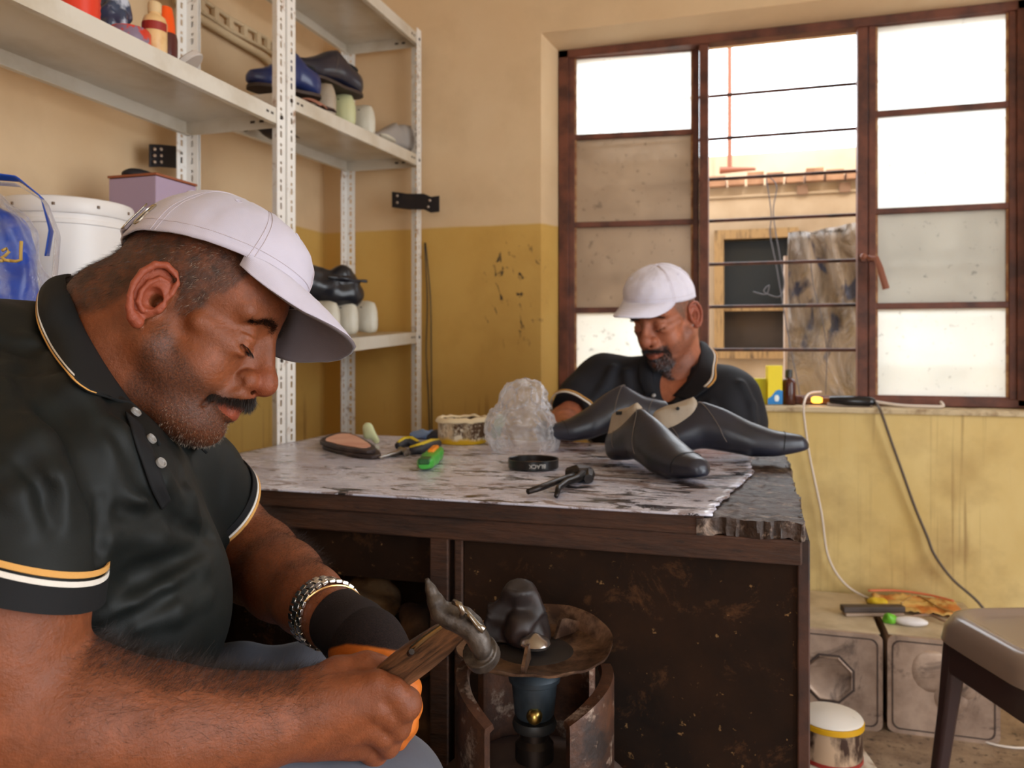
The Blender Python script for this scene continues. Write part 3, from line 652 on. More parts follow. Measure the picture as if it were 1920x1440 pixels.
# ---------------- baseball cap in head coordinates ----------------
def cap_mat(name, col):
    t = NT(name); v = t.coord((1, 1, 1)); w = t.n('ShaderNodeTexWave', wave_type='BANDS', bands_direction='DIAGONAL'); w.inputs['Scale'].default_value = 320; t.l(v, w.inputs['Vector'])
    c = t.mix(t.noise(v, 9, 5, .6, .4, .7), col, tuple(q*.86 for q in col)); t.pr(c, .85, 0, w.outputs[0], .22, .0006, Sheen_Weight=.2); return t.m
def cap_rz(th, tilt): return tilt
def build_cap(parent, Mt, mat, dark, metal, P=None, ctr=(-.006, 0, .040), rad=(.104, .086, .096), rim=(.028, .036), hi=True, brim_len=.078, brim_drop=.020, arch=.020, twist=0.0, under=None):
    """rim: height of the rim (head z) at the back and the front"""
    cx, cy, cz = ctr; rx, ry, rz = rad; NS = 96 if hi else 48; NR = 40 if hi else 20
    def rimz(x): t = (x-(cx-rx))/(2*rx); return rim[0]+(rim[1]-rim[0])*t
    def pt(a, t, off=0.0):
        """a azimuth, 0 = front; t 0 rim .. 1 crown top"""
        ca, sa = math.cos(a), math.sin(a); x0 = cx+rx*ca; zb = rimz(x0); ztop = cz+rz
        # superellipse profile, boxier in front
        e = 2.25 + .35*max(0, ca); ph = t*PI/2; rr = max(0.0, math.cos(ph))**(2/e); zz = math.sin(ph)**(2/e)
        seam = min(abs(((a/(PI/3)) % 1)-0), abs(((a/(PI/3)) % 1)-1)); gv = -.0011*math.exp(-(seam*18)**2)*math.sin(PI*min(t*1.1, 1))
        wob = .0022*mn.noise(Vector((ca*3, sa*3, t*4)))+.0012*mn.noise(Vector((ca*9, sa*9, t*9)))
        k = 1+ (gv+wob+off)/.09
        return (cx+rx*ca*rr*k, cy+ry*sa*rr*k, zb+(ztop-zb)*zz*(1+off/.09) + (gv+wob)*t)
    b = MB(); vs = []
    for j in range(NR):
        t = j/(NR-1)*.985
        vs.append([Vector(pt(2*PI*i/NS, t)) for i in range(NS)])
    b.rings(vs, cap=True); b.m = Matrix.Identity(4)
    def put(bb, name, m, **k):
        V = np.array(bb.v); A = mw(parent).inverted() @ Mt; bb2 = MB(); bb2.v = [tuple(q) for q in xfm(A, V)]; bb2.f = bb.f
        return bb2.obj(name, m, PP[0], **k)
    PP = [parent]
    # open underside: drop the bottom cap face
    b.f = [q for q in b.f if not (len(q) == NS and 0 in q)]
    crown = put(b, 'cap', mat, solid=.0022, smooth=60); PP = [crown]
    # brim
    wb_ = R_(64)
    def bf(u, v):
        a = -wb_ + 2*wb_*u; ca, sa = math.cos(a), math.sin(a); s_ = math.sin(PI*u)**.72
        base = Vector(pt(a, 0.0)); L = brim_len*s_; e_ = min(1, s_*1.6)
        y = base.y*(1-.10*v) ; x = base.x + L*v*1.0 - .0
        z = base.z + .003 - brim_drop*v*v - arch*((y/.075)**2)*v*e_ - twist*(y+.07)*v
        return (x, y, z)
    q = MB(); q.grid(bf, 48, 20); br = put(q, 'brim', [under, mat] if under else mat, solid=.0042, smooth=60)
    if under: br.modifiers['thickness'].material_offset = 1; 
    st = MB()
    for v0 in (.22, .38, .54, .70, .86) if hi else ():
        st.tube([Vector(bf(.06+.88*i/50, v0))+Vector((0,0,.0023)) for i in range(51)], .00035, 4)
    if hi:
        for k_ in range(6):
            for o_ in (-.028, .028):
                a = k_*PI/3+o_; st.tube([Vector(pt(a, i/30*.97, .0016)) for i in range(31)], .00035, 4)
        st.tube([Vector(pt(2*PI*i/60, .07, .0015)) for i in range(61)], .00035, 4)
        put(st, 'stitching', M('stitch thread', lin(196, 184, 190), .8), smooth=0)
    bt = MB(); top = pt(0, .985); bt.lathe([(.0001,.004),(.005,.003),(.007,0),(.0001,-.001)], 12, (cx, cy, cz+rz)); put(bt, 'top_button', mat)
    for k_ in range(6):
        a = (k_+.5)*PI/3; c0 = Vector(pt(a, .52, .0012)); c1 = Vector(pt(a, .54, .0012)); n_ = (c0-Vector((cx, cy, cz))).normalized()
        e = MB(); tg = n_.cross(Vector((0,0,1))).normalized(); bi = n_.cross(tg)
        e.tube([c0+tg*.0036*math.cos(2*PI*i/14)+bi*.0036*math.sin(2*PI*i/14) for i in range(15)], .0009, 5); put(e, 'eyelet', mat)
    return crown, pt
# ================= seated man in the foreground =================
def skin_mat(name, base, hairc, stub, red, hs=1.0):
    t = NT(name); v = t.coord(); a = t.n('ShaderNodeAttribute', attribute_name='zones'); sp = t.n('ShaderNodeSeparateColor'); t.l(a.outputs['Color'], sp.inputs[0])
    n = t.noise(v, 14, 6, .6, .3, .7); c = t.mix(n, base, tuple(q*.80 for q in base))
    c = t.mix(t.math('MULTIPLY', t.noise(v, 38, 5, .65, .5, .75), .5), c, tuple(min(1, q*1.6) for q in base))
    c = t.mix(t.math('MULTIPLY', t.noise(v, 90, 4, .6, .45, .75), .45), c, tuple(q*.55 for q in base))
    c = t.mix(t.math('MULTIPLY', sp.outputs[2], .8), c, red)
    fz = t.noise(t.coord((1, 1, 1)), 520*hs, 2, .6, .35, .65)
    c = t.mix(t.math('MULTIPLY', sp.outputs[1], t.math('ADD', .35, t.math('MULTIPLY', fz, .5))), c, stub)
    c = t.mix(t.math('MULTIPLY', sp.outputs[0], t.math('ADD', .42, t.math('MULTIPLY', t.noise(v, 70, 3, .6, .35, .65), .45))), c, hairc)
    bmp = t.math('ADD', t.noise(v, 260*hs, 4, .7, .2, .8), t.math('MULTIPLY', t.noise(v, 45, 3, .5, .2, .8), .6))
    t.pr(c, t.ramp(n, 0, 1, .36, .5), 0, bmp, .5, .0014, Subsurface_Weight=.12, Subsurface_Radius=(.012, .004, .002), Subsurface_Scale=.5, Specular_IOR_Level=.38); return t.m
skin1 = skin_mat('tanned skin', lin(134, 74, 44), lin(44, 32, 26), lin(62, 38, 26), lin(160, 76, 54))
hairm = M('short dark hair', lin(42, 31, 26), .5); hairg = M('grey hair', lin(170, 150, 130), .5)
shirtm = None
def cloth(name, c, c2=None, rough=.85, ws=700, sheen=.15, bump=.15):
    t = NT(name); v = t.coord(); n = t.noise(v, 6, 5, .6, .35, .7); col = t.mix(n, c, c2 or tuple(q*.7 for q in c))
    t.pr(col, rough, 0, t.noise(v, ws, 2, lo=.2, hi=.8), bump, .0008, Sheen_Weight=sheen, Sheen_Roughness=.4, Specular_IOR_Level=.3); return t.m
polo1 = cloth('black green polo jersey', lin(19, 23, 21), lin(11, 14, 13), .6, sheen=0)
white_tr = M('white knit stripe', lin(225, 218, 208), .8, bump=.3, bscale=900); gold_tr = M('gold knit stripe', lin(214, 158, 84), .8, bump=.3, bscale=900)
ribm = cloth('black rib knit', lin(22, 22, 24), None, .8, 400, sheen=0)
p1 = thing('person', 'person in white cap and black polo shirt bent over a shoe hammer in the foreground', 'person', mat4=CFm @ Matrix.Translation((-.42, .84, 0)))
# --- head pose
TH, PS, RO = R_(27), R_(0), R_(12)
fwd = np.array((math.cos(TH)*math.cos(PS), math.cos(TH)*math.sin(PS), -math.sin(TH))); lft = np.array((-math.sin(PS), math.cos(PS), 0)); upv = np.cross(fwd, lft)
lft, upv = lft*math.cos(RO)-upv*math.sin(RO), upv*math.cos(RO)+lft*math.sin(RO)
HS = .965
Hc = np.array(C(306, 558, .795)) + lft*.080*HS
Hm = Matrix([[fwd[i]*HS, lft[i]*HS, upv[i]*HS, Hc[i]] for i in range(3)]+[[0,0,0,1]])      # head -> camera frame
Hw = CFm @ Hm; Hi = Hm.inverted()
nb = lambda p: tuple(Hi @ Vector(p))
neck1 = (nb(C(232, 690, .865)), .068, nb(C(180, 790, .87)), .082)
fh, HV, HQ = build_head(.00125, neck1, fat=1.06, nape=(nb(C(200, 572, .868)), .044))
Z1 = head_zones(HV)
# --- body field (camera frame)
def arms(f, off=0.0, hand=True):
    f.chain([C4(10, 880, .69, .040), C4(-5, 980, .65, .048), C4(-12, 1060, .632, .058+off), C4(-4, 1130, .625, .0635+off), C4(-10, 1220, .62, .062+off), C4(-35, 1330, .62, .053+off), ], .012)
    f.chain([C4(-35, 1335, .62, .050+off), C4(60, 1345, .625, .054+off), C4(150, 1352, .635, .0535+off), C4(300, 1366, .66, .0475+off), C4(420, 1362, .685, .040+off), C4(500, 1350, .70, .0345+off), C4(560, 1338, .712, .033+off)], .02)
def larm(f, off=0.0):
    f.chain([C4(300, 860, .98, .05), C4(345, 905, 1.02, .05), C4(385, 945, 1.06, .060+off), C4(440, 1022, 1.12, .054+off)], .012)
    f.chain([C4(440, 1022, 1.12, .054+off), C4(478, 1050, 1.07, .054+off), C4(530, 1088, 1.0, .047+off), C4(580, 1125, .935, .037+off), C4(618, 1155, .89, .031+off)], .02)
def torso(f, off=0.0, k=.05):
    f.cone(C(-60, 740, .80), .092+off, C(60, 740, .90), .085+off, k)
    f.cone(C(70, 955, .74), .120+off, C(190, 945, .98), .120+off, k)
    f.cone(C(50, 850, .74), .060+off, C(215, 845, .98), .060+off, k)
    f.cone(C(150, 1140, .80), .140+off, C(180, 1150, .93), .140+off, .035)
    f.cone(C(-60, 1050, .80), .15+off, C(-40, 1050, .92), .15+off, k); f.cone(C(60, 1400, .80), .15+off, C(60, 1400, .95), .15+off, k)
B1 = Field((-.66, .48, .10), (-.02, 1.22, 1.06), .0024)
torso(B1, -.022); arms(B1); larm(B1)
# right hand: metacarpals, curled fingers, thumb
def c5(*a): return [C4(*q) for q in a]
B1.cone(C(565, 1338, .715), .030, C(640, 1330, .722), .030, .015); B1.cone(C(600, 1320, .715), .028, C(660, 1312, .722), .024, .015); B1.cone(C(600, 1365, .72), .026, C(655, 1375, .732), .022, .015)
for q in (((570,1325,.706,.016),(706,1284,.712,.0130)), ((570,1340,.706,.016),(708,1325,.708,.0130)), ((570,1355,.708,.016),(694,1364,.714,.0122)), ((575,1368,.714,.015),(674,1396,.726,.0110))):
    B1.cone(C(*q[0][:3]), q[0][3], C(*q[1][:3]), q[1][3], .010)
B1.chain(c5((706,1284,.712,.0128),(735,1296,.712,.0128),(759,1320,.718,.0150),(752,1344,.742,.0115),(728,1348,.760,.0095)), .003)
B1.chain(c5((708,1326,.708,.0128),(732,1342,.714,.0112),(746,1364,.726,.0118),(738,1380,.746,.0098),(712,1378,.762,.009)), .003)
B1.chain(c5((694,1364,.714,.0120),(715,1380,.720,.0106),(728,1398,.734,.0108),(712,1408,.752,.0092),(690,1404,.766,.0085)), .003)
B1.chain(c5((674,1396,.726,.0108),(692,1410,.734,.0094),(702,1424,.746,.0094),(688,1430,.760,.0080),(668,1424,.770,.0075)), .003)
B1.chain(c5((585,1300,.722,.019),(632,1268,.735,.0165),(686,1252,.742,.0135),(712,1258,.744,.0122),(724,1270,.742,.0105)), .008)
B1.cone(C(690,1262,.735), .004, C(715,1285,.72), .004, .012, 'add')
# left hand (inside the glove)
B1.chain(c5((618,1155,.89,.030),(690,1215,.84,.028),(730,1280,.80,.024)), .015)
BV, BQ = B1.mesh(); BV = relax(BV, BQ, 1, .4)
ZB = np.zeros((len(BV), 3)); 
# join head (moved to the camera frame) and body
HVc = xfm(Hm, HV)
V = np.concatenate([HVc, BV]); Q = np.concatenate([HQ, BQ+len(HVc)])
body1 = npobj('body', V, Q, skin1, p1, CFm, attrs={'zones': np.concatenate([Z1, ZB])})
def hobj(name, V, F, mat, par, Mt=Hw, **k): return npobj(name, V, F, mat, par, Mt, smooth=180, **k)
def scatter(V, w, n, N): 
    p = w/w.sum(); i = rng.choice(len(V), n, p=p); return V[i]+rng.normal(scale=.0006, size=(n, 3)), N[i]
HN = fh.grad(HV)
# head hair: short, brushed down and back
w_ = (Z1[:,0] > .4)*(HV[:,2] < .075)*1.0; P0, N0 = scatter(HV, w_, 9000, HN)
D0 = N0*.55+np.array((-.25, 0, -.8))+rng.normal(scale=.25, size=N0.shape)
SV, SF = strands(P0, D0, rng.uniform(.004, .009, len(P0)), np.full(len(P0), .00022), bend=np.tile((0, 0, -.2), (len(P0), 1)))
hair1 = hobj('hair', SV, SF, M('dark brown hair', lin(58, 42, 34), .45), body1)
P0, N0 = scatter(HV, w_*(HV[:,0] > -.02), 380, HN); SV, SF = strands(P0+N0*.0006, N0*.5+np.array((-.4,0,-.7))+rng.normal(scale=.3, size=N0.shape), rng.uniform(.004, .007, len(P0)), np.full(len(P0), .0002))
hobj('grey_hair', SV, SF, hairg, body1, label='scattered grey hairs at the temple')
# stubble
w_ = np.clip(Z1[:,1], 0, 1)**1.5; P0, N0 = scatter(HV, w_, 9000, HN); SV, SF = strands(P0, N0*.7+np.array((.1,0,-.6))+rng.normal(scale=.3, size=N0.shape), rng.uniform(.0012, .003, len(P0)), np.full(len(P0), .00018), seg=2)
hobj('stubble', SV, SF, M('stubble hair', lin(60, 42, 32), .5), body1)
P0, N0 = scatter(HV, w_*(HV[:,0] > .05)*(HV[:,2] < -.085), 1100, HN); SV, SF = strands(P0, N0*.8+np.array((.1,0,-.4))+rng.normal(scale=.3, size=N0.shape), rng.uniform(.002, .0045, len(P0)), np.full(len(P0), .00022), seg=2)
hobj('grey_stubble', SV, SF, hairg, body1, label='grey bristles on the chin')
# moustache, eyebrows, lashes: roots found by casting towards the face
def face_pts(f, pts, jit=.0008):
    out, nr = [], []
    for p in pts:
        q = f.hit((p[0]+.05, p[1], p[2]), (-1, 0, 0), 0, .12)
        if q is not None: out.append(q)
    out = np.array(out); return out, f.grad(out)
def moustache(f, n, par, mat, Mt, L=(.007, .011), low=0.0):
    pts = []
    for _ in range(n):
        y = rng.uniform(-.035, .035); t = abs(y)/.035; z = -.0500 - .016*t**1.4 + rng.uniform(-.0065, .0045)*(1-.5*t); pts.append((.085-.01*t, y, z))
    P0, N0 = face_pts(f, pts); s_ = np.sign(P0[:,1])[:, None]*np.clip(np.abs(P0[:,1])/.02, 0, 1)[:, None]
    D0 = N0*.55+np.array((.0, 0, -.75))+s_*np.array((-.2, .5, 0))+rng.normal(scale=.26, size=N0.shape)
    SV, SF = strands(P0-N0*.0008, D0, rng.uniform(L[0]*.5, L[1], len(P0)), np.full(len(P0), .00042), bend=np.tile((0, 0, -.3), (len(P0), 1)))
    return hobj('moustache', SV, SF, mat, par, Mt)
moustache(fh, 3200, body1, M('moustache hair', lin(40, 29, 24), .5), Hw)
def brows(f, n, par, mat, Mt):
    pts = []
    for _ in range(n):
        s_ = rng.choice((-1, 1)); t = rng.uniform(0, 1); y = s_*(.010+.040*t); z = .0275+.006*math.sin(PI*min(t*1.15,1))-.006*t+rng.normal(scale=.0032)*(1-.5*t); pts.append((.085, y, z))
    P0, N0 = face_pts(f, pts); s_ = np.sign(P0[:,1])[:, None]
    D0 = N0*.35+s_*np.array((-.15, .9, 0))+np.array((0, 0, .15))+rng.normal(scale=.18, size=N0.shape)
    SV, SF = strands(P0-N0*.0004, D0, rng.uniform(.006, .010, len(P0)), np.full(len(P0), .0004)); return hobj('eyebrows', SV, SF, mat, par, Mt)
brows(fh, 2000, body1, hairm, Hw)
def lashes(f, n, par, mat, Mt):
    pts = []
    for _ in range(n):
        s_ = rng.choice((-1, 1)); t = rng.uniform(0, 1); y = s_*(.020+.025*t); z = -.0070-.0020*math.sin(PI*t)+.004*t; pts.append((.085, y, z))
    P0, N0 = face_pts(f, pts); D0 = N0*.9+np.array((.2, 0, -.5))+rng.normal(scale=.15, size=N0.shape)
    SV, SF = strands(P0-N0*.0002, D0, rng.uniform(.004, .007, len(P0)), np.full(len(P0), .00032)); return hobj('eyelashes', SV, SF, mat, par, Mt)
lashes(fh, 900, body1, hairm, Hw)
# arm hair
BN = B1.grad(BV); qx, qd, qz = BV[:,0], BV[:,1], BV[:,2]; ppx = 960+FPX*qx/qd
rf = (ppx > 120)*(ppx < 600)*(qd < .80)*(qz < .72)*(BN[:,2] > -.4); lf_ = (ppx > 425)*(ppx < 610)*(qd > .86)*(qz < .80)
top_ = rf*(BN[:,2] > .72)*(ppx < 560)*(qz > .62)
for ww, n, dr in ((rf, 8000, (.75, .1, -.1)), (top_, 5200, (.6, .5, .5)), (lf_, 8000, (.5, -.5, .0))):
    P0, N0 = scatter(BV, ww*(.15+np.clip(BN[:,2]+.1, 0, 1)), n, BN)
    D0 = N0*.55+np.array(dr)+rng.normal(scale=.30, size=N0.shape); SV, SF = strands(P0, D0, rng.uniform(.006, .015, n), np.full(n, .00016), bend=rng.normal(scale=.35, size=N0.shape))
    npobj('arm_hair', SV, SF, hairm, body1, CFm, smooth=0)
# ---------------- polo shirt ----------------
S1 = Field((-.68, .46, .30), (-.16, 1.22, 1.06), .0026)
S1.chain([C4(15, 862, .685, .072), C4(12, 950, .655, .076), C4(-4, 1120, .623, .0685), C4(-20, 1230, .62, .066)], .022)
S1.chain([C4(300, 880, .98, .074), C4(340, 912, 1.02, .074), C4(400, 968, 1.08, .070), C4(440, 1015, 1.11, .068)], .022)
hemR = np.array(C(0, 1072, .627)); axR = np.array(C(-35, 1330, .62))-np.array(C(15, 900, .645)); axR /= np.linalg.norm(axR)
hemL = np.array(C(388, 950, 1.065)); axL = np.array(C(440, 1022, 1.12))-np.array(C(345, 905, 1.02)); axL /= np.linalg.norm(axL)
hemRn = axR + np.array((-.36, 0, .0)); hemRn /= np.linalg.norm(hemRn)
S1.halfcut(hemR, hemRn, .16); S1.halfcut(hemL, axL, .13)
import copy as _cp
SS = _cp.copy(S1); SS.F = S1.F.copy()
torso(S1, .004, .022); S1.cone(C(-70, 770, .79), .088, C(0, 868, .705), .066, .04); S1.cone(C(60, 700, .86), .07, C(30, 850, .72), .062, .04)
def onshirt(px, py, f=None):
    o = np.array((0, 0, CH)); r = np.array(C(px, py, 1.0))-o; return (f or S1).hit(o, r, .3, 1.5)
def fold(pts, r, k=.012, mode='add', sink=.5):
    q = [onshirt(*p) for p in pts]; q = [a for a in q if a is not None]
    if len(q) < 2: return
    g = S1.grad(np.array(q)); s_ = sink if mode == 'add' else -.35
    c = [(*(a-n_*r*s_), r) for a, n_ in zip(q, g)]
    c[0] = (*c[0][:3], r*.4); c[-1] = (*c[-1][:3], r*.4); S1.chain(c, k, mode)
# creases and folds
fold([(60,640),(140,730),(210,830),(262,930),(300,1010)], .012, .02); fold([(30,690),(110,770),(170,880),(195,990)], .010, .02, 'sub')
fold([(230,800),(300,900),(352,965),(372,990)], .010, .016); fold([(205,800),(270,900),(325,985)], .007, .014, 'sub')
fold([(186,940),(190,1030),(184,1110)], .006, .012, 'sub'); fold([(395,1000),(330,1050),(260,1085),(190,1120)], .009, .016, 'sub')
fold([(385,1060),(320,1110),(250,1145),(195,1165)], .008, .016); fold([(370,1085),(310,1130),(240,1168),(190,1180)], .006, .012, 'sub')
fold([(390,1120),(330,1150),(260,1178)], .006, .014); fold([(20,760),(66,820),(98,900),(118,970)], .008, .018); fold([(50,870),(80,930),(96,980)], .007, .014, 'sub')
fold([(0,880),(35,930),(60,985)], .007, .014); fold([(230,960),(300,985),(370,1000)], .007, .016, 'sub'); fold([(340,880),(352,930),(372,985)], .008, .014)
fold([(205,1010),(290,1000),(370,1020)], .008, .018); fold([(0,640),(50,650),(100,690)], .007, .016, 'sub'); fold([(40,760),(52,690),(75,650)], .006, .012, 'sub')
SV_, SQ_ = S1.mesh(); SV_ = relax(SV_, SQ_, 2, .5)
# fine cloth undulation
nz_ = np.array([mn.noise(Vector((a[0]*14, a[1]*14, a[2]*9)))*.0022 + mn.noise(Vector((a[0]*40, a[1]*40, a[2]*22)))*.0006 for a in SV_]); SV_ = SV_+S1.grad(SV_)*nz_[:, None]
shirt1 = npobj('polo_shirt', SV_, SQ_, polo1, p1, CFm)
def loopband(f, c, ax, offs, w, mat, name, par, n=64, out=.0012, th=.0016, rmax=.12):
    A = []
    for t_ in (offs, offs+w):
        A.append(f.ring(np.array(c)-np.array(ax)*t_, ax, n, out, rmax))
    a, b_ = A; V_ = []
    for i in range(n):
        na = f.grad(np.array([a[i], b_[i]])); V_ += [a[i], b_[i], b_[i]+na[1]*th, a[i]+na[0]*th]
    F_ = []
    for i in range(n):
        j = (i+1) % n
        for k in range(4): F_.append((i*4+k, i*4+(k+1) % 4, j*4+(k+1) % 4, j*4+k))
    return npobj(name, np.array(V_), np.array(F_), mat, par, CFm, smooth=40)
for o_, w_, m_, nme in ((.0005, .017, ribm, 'sleeve_cuff'), (.018, .0035, white_tr, 'cuff_stripe'), (.0235, .004, gold_tr, 'cuff_stripe')):
    loopband(SS, hemR, hemRn, o_, w_, m_, nme, shirt1)
for o_, w_, m_, nme in ((.0005, .004, gold_tr, 'cuff_stripe'), (.0055, .0035, white_tr, 'cuff_stripe'), (.010, .012, ribm, 'sleeve_cuff')):
    loopband(SS, hemL, axL, o_, w_, m_, nme, shirt1)
# collar
def spl(pts, s):
    p = [Vector(q) for q in pts]; n = len(p)-1; x = min(max(s*n, 0), n-1e-6); i = int(x); u = x-i
    a, b_, c_, d_ = p[max(i-1,0)], p[i], p[i+1], p[min(i+2,n)]
    return .5*((2*b_)+(c_-a)*u+(2*a-5*b_+4*c_-d_)*u*u+(3*b_-a-3*c_+d_)*u**3)
CAMv = np.array((0, 0, CH)); Hi3 = np.array(Hi)
def onhead(px, py, dflt):
    o = xfm(Hi, CAMv[None])[0]; e = xfm(Hi, np.array(C(px, py, 1.0))[None])[0]; q = fh.hit(o, e-o, .5, 1.3)
    if q is None: return np.array(C(px, py, dflt))
    q = xfm(Hm, q[None])[0]; return q if abs(q[1]-dflt) < .07 else np.array(C(px, py, dflt))
def near(q, dflt, lift):
    h_ = onshirt(*q); 
    if h_ is None or abs(h_[1]-dflt) > .09: return Vector(C(*q, dflt))
    return Vector(h_)*(1) + (Vector(CAMv)-Vector(h_)).normalized()*lift
def inn(q, dflt): h_ = onhead(*q, dflt); return Vector(h_)+(Vector(CAMv)-Vector(h_)).normalized()*.002
cin = [Vector(C(134,516,.91)), Vector(C(122,520,.875))]+[inn(q[:2], q[2]) for q in ((132,560,.83),(160,625,.80),(205,700,.79),(255,770,.79),(296,830,.80))]
cout = [Vector(C(92,548,.95)), Vector(C(74,550,.88))]+[near(q[:2], q[2], .006) for q in ((70,598,.80),(92,652,.76),(130,704,.75),(162,730,.745),(182,738,.74))]
cfr = [cout[-1]]+[near(q[:2], q[2], .006) for q in ((222,748,.75),(256,762,.76),(300,835,.79))]
def col_pt(u, v, lift=.0):
    a = spl(cin, u); b_ = spl(cout, u) if u < .82 else spl([cout[-1]]+[Vector(q) for q in cfr[1:]], (u-.82)/.18) if u > .82 else Vector(cout[-1])
    if u < .82: b_ = spl(cout, u/.82)
    c_ = a.lerp(b_, v); bulge = math.sin(PI*min(v, 1))*.010
    c_ += Vector((.15, -1, .35)).normalized()*(bulge+lift); return c_
b = MB(); b.m = CFm; b.grid(lambda u, v: col_pt(u, v), 60, 14)
collar = b.obj('collar', cloth('black pique collar', lin(24, 26, 27), None, .85, 900, sheen=0), shirt1, world=True, solid=.003, smooth=180)
for v0, v1, m_ in ((.955, .995, gold_tr), (.885, .925, white_tr)):
    b = MB(); b.m = CFm; b.grid(lambda u, v: col_pt(u*.815, v0+(v1-v0)*v, .0022), 60, 3); b.obj('collar_stripe', m_, collar, world=True, solid=.001, smooth=180)
cin2 = [C(*q) for q in ((132,520,.90),(170,530,.945),(235,610,.960),(300,740,.93),(338,835,.88))]
cout2 = [C(*q) for q in ((92,548,.93),(150,560,1.0),(250,660,1.03),(330,790,1.0),(388,850,.93))]
b = MB(); b.m = CFm; b.grid(lambda u, v: spl(cin2, u).lerp(spl(cout2, u), v)+Vector((0,.3,.7))*.010*math.sin(PI*v), 40, 8)
b.obj('collar', collar.data.materials[0], shirt1, world=True, solid=.003, smooth=180)
# placket and buttons
pl = [onshirt(*q) for q in ((262,800),(276,835),(292,872),(306,905),(318,935))]; pl2 = [onshirt(*q) for q in ((232,775),(250,830),(268,880),(284,925),(300,955))]
if all(q is not None for q in pl+pl2):
    b = MB(); b.m = CFm
    def pf(u, v): 
        c_ = spl(pl2, u).lerp(spl(pl, u), v); n_ = S1.grad(np.array([c_]))[0]; h_ = onshirt(960+FPX*c_.x/c_.y, HZ-FPX*(c_.z-CH)/c_.y); c_ = Vector(h_) if h_ is not None else c_
        return c_+Vector(n_)*.0022
    b.grid(pf, 20, 6); b.obj('placket', ribm, shirt1, world=True, solid=.002, smooth=180)
btn = M('grey pearl button', lin(150, 146, 142), .25, .1)
for (bx, by) in ((248,779),(276,828),(295,873)):
    q = onshirt(bx, by)
    if q is None: continue
    n_ = Vector(S1.grad(np.array([q]))[0]); m_ = Matrix.Translation(CFm @ (Vector(q)+n_*.0045)) @ (CFm.to_3x3() @ n_).to_track_quat('Z', 'Y').to_matrix().to_4x4()
    b = MB(); b.m = m_; b.lathe([(.0001,.0008),(.0030,.0008),(.0036,.0020),(.0048,.0020),(.0052,.0008),(.0050,-.0008),(.0001,-.0008)], 20); b.obj('button', btn, shirt1, world=True)
# ---------------- trousers ----------------
T1 = Field((-.66, .50, .0), (.02, 1.25, .62), .005)
T1.cone(C(60, 1420, .80), .150, C(60, 1420, .95), .150, .04)
T1.chain([C4(150, 1480, .74, .095), C4(420, 1530, .73, .085), C4(640, 1530, .76, .068), C4(722, 1500, .785, .056)], .03)
T1.chain([C4(722, 1500, .785, .056), (*(np.array(C(700, 1500, .80))-np.array((0, 0, .25))), .05), (*(np.array(C(690, 1500, .80))-np.array((0, 0, .44))), .045)], .03)
T1.chain([C4(200, 1385, .95, .095), C4(420, 1338, .99, .076), C4(585, 1312, 1.02, .063)], .03)
T1.chain([C4(585, 1300, 1.02, .062), (*(np.array(C(585, 1300, 1.0))-np.array((0, 0, .30))), .05), (*(np.array(C(585, 1300, 1.0))-np.array((0, 0, .46))), .045)], .03)
TV, TQ = T1.mesh(); TV = relax(TV, TQ, 1, .5); nz_ = np.array([mn.noise(Vector((a[0]*18, a[1]*18, a[2]*10)))*.004 for a in TV]); TV = TV+T1.grad(TV)*nz_[:, None]
npobj('trousers', TV, TQ, cloth('slate blue trousers', lin(90, 92, 102), None, .8, 500), p1, CFm)
# shoes so that the figure stands on the floor
for bx, by in ((C(690, 1500, .80)[0], .80), (C(585, 1300, 1.0)[0]-.06, 1.0)):
    F_ = Field((bx-.08, by-.07, -.01), (bx+.24, by+.07, .14), .006); F_.ell((bx+.05, by, .04), (.115, .045, .04), .01); F_.cone((bx, by, .04), .045, (bx, by, .09), .045, .03); V_, Q_ = F_.mesh(); V_[:, 2] = np.maximum(V_[:, 2], 0)
    npobj('shoe', V_, Q_, M('black shoe leather', (.02,.02,.02), .4), p1, CFm)
# ---------------- cap ----------------
capw = cap_mat('white twill cap', lin(196, 189, 203)); metal = M('brushed metal', (.62,.6,.56), .25, 1)
Hcap = Hw @ Matrix.Translation((0,0,.07)) @ Matrix.Rotation(R_(-10), 4, 'X') @ Matrix.Translation((0,0,-.07))
cap1, cpt = build_cap(p1, Hcap, capw, None, metal, ctr=(.003, 0, .040), rad=(.101, .086, .104), rim=(.034, .076), brim_len=.080, brim_drop=.012, arch=.024, twist=.24, under=cap_mat('shade toned underbrim cloth', lin(112, 100, 102)))  # underside cloth coloured grey, the brim's shade put into the colour
hc = MB()
def hput(bb, name, m, par, **k):
    A = mw(par).inverted() @ Hcap; bb.v = [tuple(q) for q in xfm(A, np.array(bb.v))]; return bb.obj(name, m, par, **k)
# strap slot with metal ring, folded strap end and clasp at the back
a0 = PI+R_(38)
e = MB(); c0 = [Vector(cpt(a0+.085*math.cos(2*PI*i/24), .13+.085*math.sin(2*PI*i/24), .0018)) for i in range(25)]; e.tube(c0, .0013, 6); hput(e, 'strap_ring', metal, cap1)
e = MB(); e.grid(lambda u, v: Vector(cpt(a0+.06*(2*u-1), .13+.055*(2*v-1), .0008)), 8, 8); hput(e, 'strap_slot', M('dark slot', (.05,.045,.045), .7), cap1, solid=.001)
e = MB(); e.grid(lambda u, v: Vector(cpt(PI+R_(4)+R_(22)*u, .03+.17*v, .003+.002*math.sin(PI*u))), 12, 6); hput(e, 'back_strap', capw, cap1, solid=.003)
e = MB(); e.grid(lambda u, v: Vector(cpt(PI+R_(24)+R_(3)*u, .02+.20*v, .0055)), 3, 6); hput(e, 'clasp', metal, cap1, solid=.0015)
